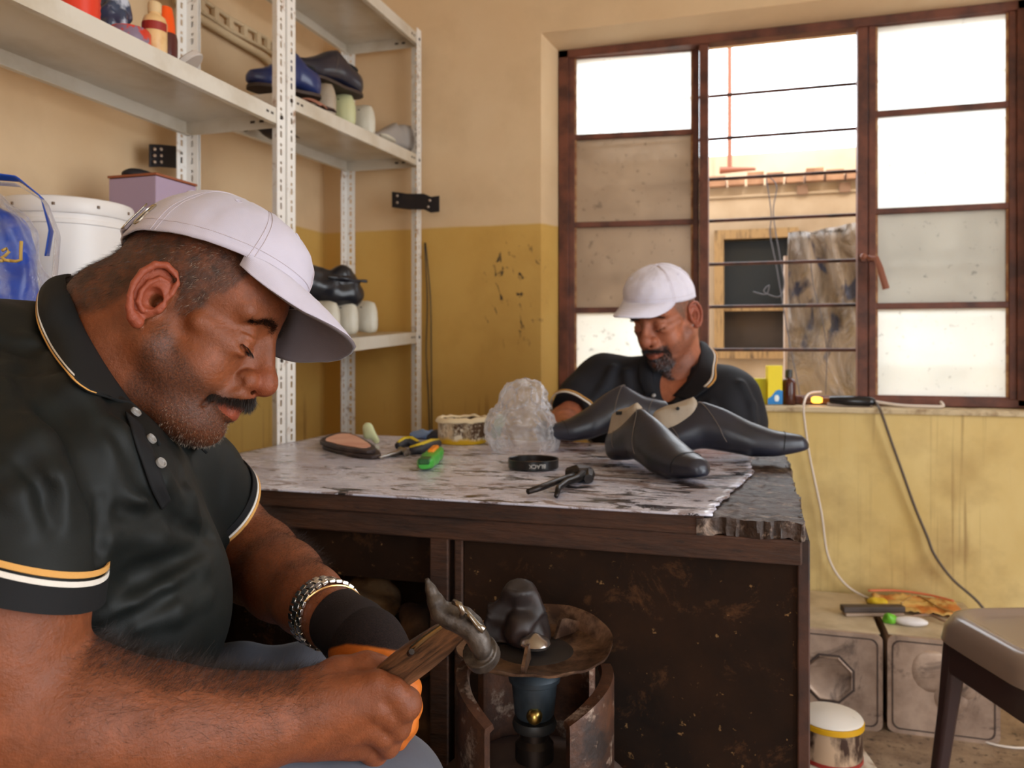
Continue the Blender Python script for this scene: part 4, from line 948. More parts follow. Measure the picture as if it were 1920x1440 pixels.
# ---------------- glove, watch, bracelet ----------------
G1 = Field((-.30, .70, .40), (-.05, .96, .74), .002)
G1.chain(c5((650,1178,.868,.0325),(690,1210,.843,.036),(712,1245,.818,.034)), .012)
G1.cone(C(700,1240,.825), .032, C(735,1320,.795), .028, .02); G1.cone(C(675,1262,.82), .026, C(700,1330,.80), .026, .02)
for i, q in enumerate((((728,1262,.80),(766,1290,.785),(764,1322,.775)), ((735,1290,.795),(768,1326,.785),(758,1362,.772)), ((730,1320,.795),(760,1360,.785),(742,1388,.772)), ((715,1350,.795),(738,1385,.785),(716,1404,.772)))):
    G1.chain([(*C(*q[0]), .013), (*C(*q[1]), .0122), (*C(*q[2]), .0115)], .004)
G1.chain(c5((690,1225,.815,.016),(728,1252,.79,.0135),(752,1262,.775,.012)), .006)
GV, GQ = G1.mesh(); GV = relax(GV, GQ, 1, .4)
gx, gd, gz = GV[:,0], GV[:,1], GV[:,2]; gpx = 960+FPX*gx/gd; gpy = HZ-FPX*(gz-CH)/gd
edge = np.interp(gpx, [590, 620, 650, 690, 750, 800], [1236, 1216, 1208, 1212, 1222, 1236])
zc = np.stack([smoothstep(-3, 3, gpy-edge), np.zeros(len(GV)), np.zeros(len(GV))], 1)
t = NT('dipped work glove'); a = t.n('ShaderNodeAttribute', attribute_name='zones'); sp = t.n('ShaderNodeSeparateColor'); t.l(a.outputs['Color'], sp.inputs[0]); v = t.coord()
knit = t.mix(t.noise(v, 700, 2, .5, .4, .6), lin(36, 24, 22), lin(20, 13, 13)); rub = t.mix(t.noise(v, 20, 5, .6, .4, .7), lin(206, 112, 40), lin(170, 84, 26))
t.pr(t.mix(sp.outputs[0], knit, rub), t.ramp(sp.outputs[0], 0, 1, .9, .5), 0, t.noise(v, 300, 3, lo=.2, hi=.8), .35, .001, Specular_IOR_Level=.25)
glove = npobj('glove', GV, GQ, t.m, p1, CFm, attrs={'zones': zc}, label='orange dipped work glove with dark knit cuff')
G2 = Field((-.32, .76, .50), (-.12, .98, .76), .002); G2.chain(c5((628,1158,.885,.0345),(668,1190,.858,.035),(695,1215,.84,.034)), .01)
nk = np.array(C(668,1190,.858))-np.array(C(628,1158,.885)); nk /= np.linalg.norm(nk); G2.halfcut(np.array(C(628,1158,.885)), -nk, .07); V_, Q_ = G2.mesh()
npobj('glove_cuff', V_, Q_, cloth('dark knit cuff', lin(34, 23, 21), None, .9, 600, bump=.4, sheen=0), glove, CFm)
# wrist watch: three-row link bracelet round the wrist
wc = np.array(C(608, 1146, .897)); wa = np.array(C(618, 1155, .89))-np.array(C(580, 1125, .935)); wa /= np.linalg.norm(wa); wa = wa + np.array((.08, .0, .12)); wa /= np.linalg.norm(wa)
steel = M('polished steel link', (.80,.77,.73), .18, 1)
b = MB(); b.m = CFm; rg = B1.ring(wc, wa, 26, .0015, up=(0,0,1))
for i in range(26):
    p_ = Vector(rg[i]); nx = Vector(rg[(i+1) % 26]); tg = (nx-p_).normalized(); ax_ = Vector(wa); nr = tg.cross(ax_).normalized()
    if nr.dot(p_-Vector(wc)) < 0: nr = -nr
    Rm = Matrix((tg, ax_, nr)).transposed(); L = (nx-p_).length
    b.box(p_+tg*L*.5+nr*.001, (L*.84, .0110, .0044), Rm)
    for s_ in (-1, 1): b.box(p_+nr*.001+ax_*s_*.0098, (L*.84, .0080, .0038), Rm)
ww = b.obj('wristwatch', steel, p1, world=True, bevel=.0006, label='steel link wristwatch')
tgt = max((Vector(q) for q in rg), key=lambda q: q.y-q.z); b = MB(); b.m = CFm @ Matrix.Translation(tgt) @ (tgt-Vector(wc)).to_track_quat('Z', 'Y').to_matrix().to_4x4(); b.lathe([(.0001,-.002),(.017,-.002),(.018,.003),(.016,.006),(.0001,.006)], 28); b.obj('watch_case', steel, ww, world=True)
br_c = wc+wa*.012; b = MB(); b.m = CFm; ax_ = wa+np.array((-.22, 0, -.28)); rg = B1.ring(br_c, ax_, 40, .0035)
b.tube([Vector(q) for q in rg]+[Vector(rg[0])], .0012, 6); b.obj('bracelet', M('gold chain', (.85,.55,.22), .3, 1), p1, world=True)
# ================= second man behind the workbench =================
p2 = thing('person', 'person with goatee, white cap and black polo shirt working behind the bench', 'person', mat4=CFm @ Matrix.Translation((.41, 2.12, 0)))
TH, PS, RO = R_(20), R_(226), R_(-4)
fwd = np.array((math.cos(TH)*math.cos(PS), math.cos(TH)*math.sin(PS), -math.sin(TH))); lft = np.array((-math.sin(PS), math.cos(PS), 0)); upv = np.cross(fwd, lft)
lft, upv = lft*math.cos(RO)-upv*math.sin(RO), upv*math.cos(RO)+lft*math.sin(RO)
HS2 = .98; Hc2 = np.array(C(1297, 590, 2.03)) - lft*.080*HS2
Hm2 = Matrix([[fwd[i]*HS2, lft[i]*HS2, upv[i]*HS2, Hc2[i]] for i in range(3)]+[[0,0,0,1]]); Hw2 = CFm @ Hm2; Hi2 = Hm2.inverted()
nb2 = lambda p: tuple(Hi2 @ Vector(p))
f2, V2, Q2 = build_head(.0022, (nb2(C(1272, 690, 2.12)), .060, nb2(C(1265, 745, 2.12)), .075))
Z2 = head_zones(V2); x_, y_, z_ = V2[:,0], np.abs(V2[:,1]), V2[:,2]
goat = smoothstep(.046, .034, y_)*smoothstep(-.046, -.054, z_)*smoothstep(.060, .070, x_); lips = Z2[:,2]*(z_ < -.055)
Z2[:,1] = np.clip(Z2[:,1]*.55+goat*(1-np.clip(lips, 0, 1)), 0, 1)
skin2 = skin_mat('ruddy skin', lin(172, 104, 76), lin(110, 88, 76), lin(40, 30, 30), lin(150, 76, 60), .7)
B2 = Field((.02, 1.70, .40), (.72, 2.42, 1.02), .0045)
def tor2(f, o=0.0):
    f.cone(C(1222, 712, 2.13), .058+o, C(1135, 722, 2.18), .068+o, .04); f.cone(C(1318, 720, 2.10), .062+o, C(1362, 750, 2.03), .068+o, .04)
    f.cone(C(1165, 745, 2.17), .085+o, C(1350, 766, 2.03), .075+o, .05); f.cone(C(1200, 830, 2.16), .13+o, C(1310, 840, 2.08), .13+o, .05); f.cone(C(1190, 940, 2.14), .14+o, C(1320, 950, 2.08), .14+o, .05)
def arm2(f, o=0.0, full=True):
    f.chain([C4(1130, 716, 2.19, .066+o), C4(1095, 752, 2.14, .060+o), C4(1062, 795, 2.07, .052+o)], .025)
    f.chain([C4(1366, 748, 2.02, .064+o), C4(1382, 795, 1.99, .058+o), C4(1380, 850, 1.95, .053+o)], .025)
tor2(B2, -.010); arm2(B2, -.014)
B2.chain([C4(1060, 792, 2.07, .044), C4(1058, 800, 2.0, .038), C4(1062, 805, 1.92, .028)], .02)
B2.chain([C4(1385, 850, 1.95, .046), C4(1320, 822, 1.90, .038), C4(1262, 806, 1.84, .028)], .02)
for cx_, cy_, cd_, sg in ((1066, 806, 1.89, 1), (1250, 796, 1.82, -1)):
    B2.ell(C(cx_, cy_, cd_), (.030, .034, .020), .012)
    for k_ in range(4): a_ = C(cx_+sg*(8+2*k_), cy_-6+6*k_, cd_-.02+.006*k_); b_ = C(cx_+sg*(22+k_), cy_-10+7*k_, cd_-.035); B2.cone(a_, .010, b_, .0085, .003)
    B2.cone(C(cx_-sg*4, cy_-10, cd_-.02), .011, C(cx_+sg*14, cy_-20, cd_-.03), .009, .004)
W2, R2 = B2.mesh(); V2c = xfm(Hm2, V2)
body2 = npobj('body', np.concatenate([V2c, W2]), np.concatenate([Q2, R2+len(V2c)]), skin2, p2, CFm, attrs={'zones': np.concatenate([Z2, np.zeros((len(W2), 3))])})
N2 = f2.grad(V2)
gd = M('dark beard hair', lin(34, 28, 30), .5); gg = M('silver beard hair', lin(150, 146, 152), .5)
for w_, n_, m_, nm, lb in ((goat*(1-np.clip(lips,0,1)), 5200, gd, 'goatee', None), (goat*(V2[:,1] > .004)*(z_ < -.078), 900, gg, 'grey_goatee', 'silver patch of the goatee')):
    P0, N0 = scatter(V2, w_**1.5, n_, N2); SV, SF = strands(P0, N0*.6+np.array((.1,0,-.7))+rng.normal(scale=.25, size=N0.shape), rng.uniform(.004, .009, n_), np.full(n_, .0008), seg=2); hobj(nm, SV, SF, m_, body2, Hw2, label=lb)
w_ = (Z2[:,0] > .5)*(V2[:,2] < .07)*1.0; P0, N0 = scatter(V2, w_, 2500, N2); SV, SF = strands(P0, N0*.5+np.array((-.3,0,-.8))+rng.normal(scale=.25, size=N0.shape), rng.uniform(.002, .004, len(P0)), np.full(len(P0), .0004), seg=2); hobj('hair', SV, SF, M('cropped grey brown hair', lin(96, 78, 68), .5), body2, Hw2)
moustache(f2, 1500, body2, gd, Hw2, (.006, .009)); brows(f2, 900, body2, gd, Hw2); lashes(f2, 260, body2, gd, Hw2)
# polo
S2 = Field((.02, 1.74, .44), (.72, 2.42, 1.0), .004); navy = cloth('blue black polo jersey', lin(28, 29, 36), lin(18, 19, 25), .75, 500, sheen=0)
S2.chain([C4(1130, 716, 2.19, .072), C4(1095, 752, 2.14, .068), C4(1050, 806, 2.06, .062)], .025); S2.chain([C4(1366, 748, 2.02, .072), C4(1382, 795, 1.99, .066), C4(1378, 840, 1.96, .062)], .025)
h2 = np.array(C(1074, 774, 2.10)); a2 = np.array(C(1062, 795, 2.07))-np.array(C(1130, 716, 2.19)); a2 /= np.linalg.norm(a2); S2.halfcut(h2, a2, .11)
tor2(S2, .004)
S2.cone(C(1268, 672, 1.99), .050, C(1256, 700, 1.97), .030, .006, 'sub'); S2.cone(C(1262, 688, 2.03), .056, C(1240, 766, 2.01), .012, .004, 'sub'); S2.cone(C(1262, 695, 1.97), .045, C(1240, 764, 1.95), .010, .004, 'sub')
for pts in (((1150,690),(1130,730),(1100,765)), ((1175,700),(1180,760),(1190,800)), ((1330,760),(1350,800),(1355,830)), ((1300,760),(1290,800),(1300,830)), ((1390,720),(1410,760),(1415,800))):
    q = [onshirt(a_, b_, S2) if False else S2.hit((0,0,CH), np.array(C(a_, b_, 1.0))-CAMv, 1.5, 2.5) for a_, b_ in pts]; q = [a for a in q if a is not None]
    if len(q) > 1: S2.chain([(*a, .009) for a in q], .015)
V_, Q_ = S2.mesh(); V_ = relax(V_, Q_, 2, .5); nz_ = np.array([mn.noise(Vector((a[0]*16, a[1]*16, a[2]*10)))*.004 for a in V_]); V_ = V_+S2.grad(V_)*nz_[:, None]
shirt2 = npobj('polo_shirt', V_, Q_, navy, p2, CFm)
loopband(S2, h2, a2, .001, .004, white_tr, 'cuff_stripe', shirt2, 40, .003, .003, .10); loopband(S2, h2, a2, .008, .003, gold_tr, 'cuff_stripe', shirt2, 40, .003, .003, .10)
def s2h(q, lift, dflt, fld=None):
    h_ = S2.hit((0,0,CH), np.array(C(q[0], q[1], 1.0))-CAMv, 1.5, 2.5)
    if h_ is None or abs(h_[1]-dflt) > .10: return Vector(C(*q[:2], dflt))
    return Vector(h_)+(Vector(CAMv)-Vector(h_)).normalized()*lift
def leaf(ci, co, stripes):
    b = MB(); b.m = CFm; g = lambda u, v: spl(ci, u).lerp(spl(co, u), v)+Vector((0,-1,.3))*.004*math.sin(PI*v)
    b.grid(g, 30, 8); c_ = b.obj('collar', navy, shirt2, world=True, solid=.003, smooth=180)
    for v0, v1, m_ in stripes:
        b = MB(); b.m = CFm; b.grid(lambda u, v: g(.10+u*.72, v0+(v1-v0)*v)+Vector((0,-1,.3))*.0028, 24, 3); b.obj('collar_stripe', m_, c_, world=True, solid=.0015, smooth=180)
ci2 = [s2h(q[:2], .010, q[2]) for q in ((1312,640,2.14),(1312,662,2.09),(1306,688,2.05),(1290,712,2.02),(1262,742,2.0))]
co2 = [s2h(q[:2], .007, q[2]) for q in ((1324,644,2.15),(1344,664,2.08),(1343,690,2.03),(1339,717,2.0),(1296,752,1.99))]
leaf(ci2, co2, ((.78, .86, white_tr), (.91, .98, gold_tr)))
ci3 = [s2h(q[:2], .008, q[2]) for q in ((1226,660,2.12),(1220,680,2.08),(1222,704,2.05),(1230,735,2.02))]
co3 = [s2h(q[:2], .006, q[2]) for q in ((1214,655,2.13),(1198,680,2.09),(1198,712,2.05),(1210,742,2.02))]
leaf(ci3, co3, ())
q = S2.hit((0,0,CH), np.array(C(1226, 742, 1.0))-CAMv, 1.5, 2.5)
if q is not None: b = MB(); b.m = CFm; b.ball(tuple(q), (.006,.004,.006), 10, 6); b.obj('button', btn, shirt2, world=True)
# trousers and seat, mostly out of sight behind the bench
T2 = Field((.05, 1.5, .0), (.75, 2.4, .62), .010); T2.cone(C(1200, 1010, 2.14), .13, C(1310, 1010, 2.08), .13, .03)
for xx in (.32, .48): T2.chain([(xx, 2.1, .44, .085), (xx-.02, 1.95, .45, .062), (xx-.02, 1.955, .22, .05), (xx-.02, 1.96, .045, .045)], .02)
V_, Q_ = T2.mesh(); npobj('trousers', V_, Q_, cloth('dark work trousers', lin(50, 50, 58)), p2, CFm)
cap2, _ = build_cap(p2, Hw2 @ Matrix.Translation((0,0,.07)) @ Matrix.Rotation(R_(-9), 4, 'X') @ Matrix.Translation((0,0,-.07)), cap_mat('bright white cap cloth', lin(226, 222, 238)), None, metal, ctr=(.002, 0, .036), rad=(.103, .088, .108), rim=(.038, .070), brim_len=.084, brim_drop=.008, arch=.030)
st2 = thing('stool', 'low wooden stool under the person behind the bench', 'stool', tuple(CFm @ Vector((.42, 2.14, 0))))
b = MB(); b.m = CFm @ Matrix.Translation((.42, 2.14, 0)); b.bb(-.15, .15, -.12, .12, .28, .31); b.obj('seat', oldw, st2, world=True)
for i in (-1, 1):
    for j in (-1, 1): b = MB(); b.m = CFm @ Matrix.Translation((.42, 2.14, 0)); b.bb(i*.12-.015, i*.12+.015, j*.09-.015, j*.09+.015, 0, .28); b.obj('leg', oldw, st2, world=True)
# ---------------- shoes on lasts, loose lasts ----------------
def interp(x, xs, ys): return float(np.interp(x, xs, ys))
SXs = [0, .03, .1, .2, .35, .5, .65, .8, .9, .96, .99, 1.0]
def shoe_sec(u, lastonly=False, tip=1.0):
    w = interp(u, SXs, [.007, .020, .031, .034, .032, .040, .044, .037, .028, .021, .012, .004])
    zb = interp(u, SXs, [.020, .010, .006, .010, .019, .012, .002, .002, .007, .011, .014, .018])
    zt = interp(u, SXs, [.052, .066, .072, .082, .114, .097, .071, .052, .046, .042, .033, .025])
    return w, zb, zt
def smooth_u(n): return [0.5-0.5*math.cos(PI*i/(n-1)) for i in range(n)]
def upper_mb(L, n=56, m=28, grow=0.0):
    b = MB(); rg = []
    for u in smooth_u(n):
        w, zb, zt = 0, 0, 0
        for du in (-.02, 0, .02):
            q = shoe_sec(min(max(u+du*min(1, 6*u, 6*(1-u)), 0), 1)); w += q[0]/3; zb += q[1]/3; zt += q[2]/3
        ring = []; h = (zt-zb)/2; zc = (zt+zb)/2
        for k in range(m):
            a = 2*PI*k/m; ca, sa = math.cos(a), math.sin(a); e = .62 if sa < 0 else .88
            y = (w+grow)*math.copysign(abs(ca)**e, ca); z = zc+(h+grow)*math.copysign(abs(sa)**(.7 if sa < 0 else .85), sa)
            if sa > 0: y *= 1-(.30+.22*min(1, max(0, (zt-.08)/.03)))*sa*min(1, max(0, (zt-.04)/.04))
            ring.append((u*L, y, z))
        rg.append(ring)
    b.rings(rg); return b
blk = NT('black calf leather'); v = blk.coord(); cc = blk.mix(blk.noise(v, 8, 4, .6, .35, .7), lin(34, 37, 52), lin(20, 22, 32)); blk.pr(cc, .36, 0, blk.noise(v, 120, 4, lo=.2, hi=.8), .15, .001, Specular_IOR_Level=.6); blk = blk.m
lastm = M('grey beige plastic last', lin(176, 160, 140), .5, 0, lin(140, 124, 106), 10, .4, .7, .1, 60)
lastw = M('pale cream last', lin(206, 200, 184), .45, 0, lin(176, 166, 146), 8, .45, .7)
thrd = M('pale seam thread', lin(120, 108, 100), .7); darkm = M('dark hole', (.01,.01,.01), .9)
def frame(p, q, roll=0, pitch=0):
    p = Vector(p); q = Vector(q); x = (q-p).normalized(); y = Vector((0,0,1)).cross(x).normalized(); z = x.cross(y)
    return Matrix(((x.x,y.x,z.x,p.x),(x.y,y.y,z.y,p.y),(x.z,y.z,z.z,p.z),(0,0,0,1))) @ Matrix.Rotation(roll, 4, 'X')
def seam(par, fn, mat=thrd, name='seam', r=.0006, n=30):
    MB().tube([fn(i/(n-1)) for i in range(n)], r, 5).obj(name, mat, par, smooth=180)
def surf(L, u, a, grow=.0008):
    w, zb, zt = shoe_sec(u); h = (zt-zb)/2; zc = (zt+zb)/2; ca, sa = math.cos(a), math.sin(a); e = .62 if sa < 0 else .88
    y = (w+grow)*math.copysign(abs(ca)**e, ca); z = zc+(h+grow)*math.copysign(abs(sa)**(.7 if sa < 0 else .85), sa)
    if sa > 0: y *= 1-(.30+.22*min(1, max(0, (zt-.08)/.03)))*sa*min(1, max(0, (zt-.04)/.04))
    return (u*L, y, z)
def lasted_shoe(label, p, q, L=.305, roll=0, group=None, name='dress_shoe', last=True, mat=None):
    m = frame(p, q, roll); t = thing(name, label, 'shoe', mat4=m, group=group); mat = mat or blk
    up = upper_mb(L).obj('upper', mat, t, smooth=60)
    if last:
        b = MB(); rg = []
        for s_ in [i/9 for i in range(10)]:
            z = .050+.058*s_; x0, x1 = .008+.008*s_, .118-.018*s_; w = .0265-.012*s_; k = min(1, (1-s_)*5+.45)
            rg.append([((x0+x1)/2+(x1-x0)/2*math.copysign(abs(math.cos(a))**.6, math.cos(a))*(1 if s_ < 1 else .9), w*k*math.copysign(abs(math.sin(a))**.75, math.sin(a)), z+.032*s_*(((x0+x1)/2+(x1-x0)/2*math.cos(a))-.055)/.1) for a in [2*PI*i/28 for i in range(28)]])
        b.rings(rg); ls = b.obj('shoe_last', lastm, t, smooth=50, bevel=.003)
        for xx, zz in ((.065, .101),):
            MB().tube([(xx, -.026, zz), (xx, .026, zz)], .0035, 10).obj('last_hole', darkm, ls)
        if 0: MB().tube([(.012, -.021, .088), (.06, -.0235, .082), (.125, -.018, .083), (.131, 0, .087), (.125, .018, .083), (.06, .0235, .082), (.012, .021, .088)], .0022, 6).obj('topline', blk, up, smooth=180)
    seam(up, lambda s_: surf(L, .33+.17*s_, .45*PI-.55*PI*s_)); seam(up, lambda s_: surf(L, .33+.17*s_, .55*PI+.55*PI*s_))
    seam(up, lambda s_: surf(L, .84+.02*math.sin(PI*s_), -.1*PI+1.2*PI*s_), darkm, 'toe_seam')
    seam(up, lambda s_: surf(L, .12+.10*s_, PI*.62+.45*PI*s_)); seam(up, lambda s_: surf(L, .12+.10*s_, PI*.38-.45*PI*s_))
    return t
# flat welt of pulled leather under the toe
def TP(px, py, dz=0.0): return onZ(px, py, TZ+.003+dz)
TT = TZ+.003
def tp(px, d, dz=0.0): q = P(px, 650, d); return Vector((q.x, q.y, TT+dz))
s1 = lasted_shoe('black pointed leather shoe on last, nearest on the workbench, toe turned to the camera', tp(1146, 1.585), tp(1308, 1.325, .0), .30)
s2 = lasted_shoe('black long pointed leather shoe on last beside the bench end, toe pointing right', tp(1214, 1.63), tp(1508, 1.565, .012), .312)
s3 = lasted_shoe('black pointed shoe held by the person behind the bench, toe pointing down left', P(1262, 806, 1.78), P(1092, 818, 1.76)+Vector((0,0,-.01)), .285, roll=R_(8), last=False)
# loose plastic lasts
def make_last(mat):
    b = MB(); rg = []; n = 30
    for u in smooth_u(n):
        w, zb, zt = shoe_sec(u); w *= .9
        if u < .45: zt = interp(u, [0, .04, .12, .3, .40, .45], [.07, .098, .104, .104, .098, .084])
        h = (zt-zb)/2; zc = (zt+zb)/2; ring = []
        for k in range(20):
            a = 2*PI*k/20; ca, sa = math.cos(a), math.sin(a); y = w*math.copysign(abs(ca)**.7, ca); z = zc+h*math.copysign(abs(sa)**.6, sa)
            if sa > 0 and u < .45: y *= 1-.38*sa
            ring.append((u*.25, y, z-.0035))
        rg.append(ring)
    return b.rings(rg)
def place_last(label, p, q, mat, group, roll=0, pitch=0):
    t = thing('shoe_last', label, 'shoe last', mat4=frame(p, q, roll), group=group)
    bd = make_last(mat).obj('last_body', mat, t, smooth=60)
    MB().tube([(.04, -.024, .078), (.04, .024, .078)], .004, 8).obj('last_hole', darkm, t); return t
zm = lambda y: 1.556+(y-yc_)/(yd-yc_)*.029+.004; zl_ = lambda y: .955+(y-yc_)/(yd-yc_)*.045+.004
def onshelf(px, x, zf): q = onX(px, 300, x); return Vector((q.x, q.y, zf(q.y)))
for px, m_, lab in ((628, lastm, 'grey last under the black shoe, heel out, furthest left on middle shelf'), (665, M('greenish cream last', lin(196, 196, 150), .45), 'greenish cream last, heel out, second on middle shelf'), (702, lastw, 'tall pale last standing heel out in the middle of shelf')):
    p = onshelf(px, -1.090, zm); place_last(lab, p, p+Vector((-.24, .02, 0)), m_, 'lasts on the middle shelf')
p = onshelf(792, -1.085, zm); place_last('grey last lying sideways against far post on middle shelf', p+Vector((0,-.012,0)), p+Vector((-.10, -.20, 0)), M('stone grey last', lin(160, 152, 146), .45), 'lasts on the middle shelf')
p = onshelf(716, -1.078, zm); b = MB(); b.ball((p.x, p.y+.04, p.z+.012), (.016, .05, .008), 16, 8); setp(b.obj('leather_tongue', lastw, loc=(p.x, p.y, p.z)), 'small pale rounded piece lying before the grey last', 'leather piece')
# black shoes lying on the lasts
def soft_shoe(label, p, q, mat, L=.27, roll=0, name='leather_shoe'):
    t = thing(name, label, 'shoe', mat4=frame(p, q, roll)); up = upper_mb(L, 40, 22).obj('upper', mat, t, smooth=60)
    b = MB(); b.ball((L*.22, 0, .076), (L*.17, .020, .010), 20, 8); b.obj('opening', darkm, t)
    b = MB(); poly = []
    for i in range(60):
        a = 2*PI*i/60; u = .5+.49*math.cos(a); w = shoe_sec(u)[0]*.98+.002; poly.append((u*L, w*math.copysign(min(1, abs(math.sin(a))*3), math.sin(a)) if abs(math.sin(a)) > .02 else 0))
    b.prism(poly, -.002, .006); b.obj('sole', M('dark sole', lin(60, 44, 36), .6), t); seam(up, lambda s_: surf(L, .33+.17*s_, .45*PI-.55*PI*s_)); return t
bl2 = M('glossy navy black leather', lin(30, 32, 48), .28, Specular_IOR_Level=.7)
p = onX(676, 168, -1.10); soft_shoe('glossy black shoe resting on top of lasts on middle shelf', (p.x, p.y, zm(p.y)+.098), (p.x-.08, p.y-.25, zm(p.y)+.102), bl2)
p = onX(600, 168, -1.10); soft_shoe('blue black shoe behind the post on the middle shelf', (p.x, p.y, zm(p.y)+.035), (p.x-.1, p.y-.16, zm(p.y)+.03), M('deep blue leather', lin(40, 52, 100), .3), .2)
for px, lab in ((620, 'pale last lying sole out on lower shelf under black bag'), (655, 'pale last lying sole out in the middle of lower shelf'), (692, 'pale last lying sole out, rightmost on lower shelf')):
    p = onshelf(px, -1.10, zl_); place_last(lab, p+Vector((.025, 0, .0)), p+Vector((-.22, .03, .0)), lastw, 'lasts on the lower shelf', 0)
p = onX(655, 560, -1.11); t = thing('black_shoe', 'black glossy boot lying on pale lasts on the lower shelf', 'shoe', mat4=frame((p.x+.02, p.y+.02, zl_(p.y)+.080), (p.x-.13, p.y-.17, zl_(p.y)+.105)))
F_ = Field((-.03,-.07,-.02), (.25,.07,.13), .004); F_.cone((.04,0,.035), .040, (.16,0,.045), .044, .02); F_.cone((.03,0,.04), .036, (.06,0,.085), .032, .02); F_.cone((.10,-.01,.06), .03, (.18,.0,.08), .03, .02); F_.cone((.0,.03,.075), .006, (.12,.045,.07), .005, .006); V_, Q_ = F_.mesh()
V_ = V_+F_.grad(V_)*np.array([mn.noise(Vector(tuple(a*28)))*.005 for a in V_])[:, None]; npobj('upper', V_, Q_, M('crumpled black leather', lin(30, 30, 36), .3), t, mw(t))
MB().tube([(-.005, -.03, .06), (.05, -.042, .075), (.12, -.05, .07), (.17, -.045, .06)], .002, 6).obj('edge_piping', M('black piping', lin(60, 60, 66), .35), t, smooth=180)
# ---------------- things lying on the bench ----------------
def one(name, b, mat, loc, label, cat, **k): o = b.obj(name, mat, loc=loc, **k); return setp(o, label, cat)
steelm = M('worn dark steel', lin(74, 68, 66), .4, .9, lin(44, 40, 40), 30); brsteel = M('bright worn steel', lin(170, 165, 160), .3, 1)
# leather insole / flat leather stack with pink piece
pk = M('pink lining leather', lin(232, 182, 158), .7, 0, lin(214, 150, 126), 14, .45, .7); dk = M('dark brown sole leather', lin(52, 40, 40), .55, 0, lin(84, 70, 68), 25, .5, .7)
def blob(pts, c, s=1.0): return [((x-c[0])*s+c[0], (y-c[1])*s+c[1]) for x, y in pts]
def flat_poly(pxs): return [tuple(TP(*q))[:2] for q in pxs]
def round_poly(P_, it=2):
    for _ in range(it):
        o = []
        for i in range(len(P_)):
            a, b_ = P_[i], P_[(i+1) % len(P_)]; o += [(a[0]*.75+b_[0]*.25, a[1]*.75+b_[1]*.25), (a[0]*.25+b_[0]*.75, a[1]*.25+b_[1]*.75)]
        P_ = o
    return P_
base = flat_poly([(600,838),(640,822),(672,826),(716,852),(712,862),(672,860),(612,846)])
t = thing('leather_sole_stack', 'two dark stacked sole pieces with pink lining on top at the left of bench', 'leather soles', tuple(sum((Vector((*q, 0)) for q in base), Vector())/len(base)+Vector((0,0,TT))))
rp = round_poly(base); cxy = (sum(q[0] for q in rp)/len(rp), sum(q[1] for q in rp)/len(rp))
MB().prism(rp, TT, TT+.008).obj('lower_sole', dk, t, world=True, bevel=.002)
up_ = [(x-.012, y+.006) for x, y in blob(rp, cxy, .97)]; MB().prism(up_, TT+.0085, TT+.017).obj('upper_sole', dk, t, world=True, bevel=.002)
pp = []
for i, (x, y) in enumerate(blob(up_, (cxy[0]-.012, cxy[1]+.006), .80)): pp.append((x+.004*mn.noise(Vector((i*.9, 2, 1))), y+.006*mn.noise(Vector((i*1.3, 5, 1)))))
MB().prism(pp, TT+.0172, TT+.0185).obj('pink_lining', pk, t, world=True)
# leaning pale green wedge
q = TP(697, 832); F_ = Field((q.x-.05, q.y-.04, TT), (q.x+.05, q.y+.04, TT+.07), .002); F_.cone((q.x-.010, q.y, TT+.036), .012, (q.x+.012, q.y, TT+.008), .008, .005, sq=(1,.5,1)); F_.cone((q.x-.012, q.y, TT+.020), .010, (q.x-.010, q.y, TT+.036), .010, .01, sq=(1,.5,1)); V_, Q_ = F_.mesh()
o = npobj('rubber_wedge', V_, Q_, M('pale green rubber', lin(208, 216, 170), .5), None, None, world_root=(q.x, q.y, TT)); setp(o, 'pale green rubber wedge leaning on the dark soles', 'wedge')
# pliers with yellow and black grips
def pl(px, py, dz=0): return TP(px, py, dz)
t = thing('pliers', 'pliers with black and yellow grips lying behind green cutter', 'pliers', pl(762, 842))
for pts, nm in (([(746,836,.008),(757,830,.012),(772,829,.012),(784,834,.01)], 'grip'), ([(768,846,.008),(788,842,.012),(808,834,.012),(822,831,.010)], 'grip')):
    g = [pl(a, b_, c_) for a, b_, c_ in pts]; h_ = MB().tube(g, [.008,.011,.011,.008], 10).obj(nm, M('black grip rubber', lin(44, 44, 50), .5), t, world=True, smooth=180)
    MB().tube([a+Vector((0,.0,.0075)) for a in g], [.003,.0062,.0062,.003], 8).obj('yellow_inlay', M('yellow grip inlay', lin(206, 178, 28), .5), h_, world=True, smooth=180)
MB().tube([pl(750,842,.006), pl(756,846,.006), pl(712,858,.003)], [.006,.008,.0025], 8).obj('jaw', brsteel, t, world=True, smooth=60)
MB().tube([pl(770,848,.006), pl(762,850,.006), pl(757,846,.006)], [.004,.007,.006], 8).obj('pivot', brsteel, t, world=True, smooth=60)
# green cutter with orange slide
a, b_ = pl(795, 884), pl(822, 856); m = frame(a, b_); Lc = (b_-a).length; gm = M('green plastic', lin(60, 168, 52), .35)
t = thing('box_cutter', 'chunky green plastic cutter with orange slide button on bench', 'cutter', mat4=m)
b = MB(); rg = []
for i in range(13):
    u = i/12; w = .013+.004*math.sin(PI*u)+.0015*math.sin(u*20); h = .020+.004*math.sin(PI*u)
    if i in (0, 12): w *= .7; h *= .75
    rg.append([(u*Lc, w*math.copysign(abs(math.cos(k))**.6, math.cos(k)), .012+h/2*math.copysign(abs(math.sin(k))**.6, math.sin(k))) for k in [2*PI*j/18 for j in range(18)]])
b.rings(rg); b.obj('body', gm, t, smooth=60, bevel=0)
b = MB(); b.box((Lc*.62, 0, .025), (Lc*.38, .013, .008)); b.obj('slide', M('orange plastic', lin(240, 140, 20), .4), t, bevel=.003)
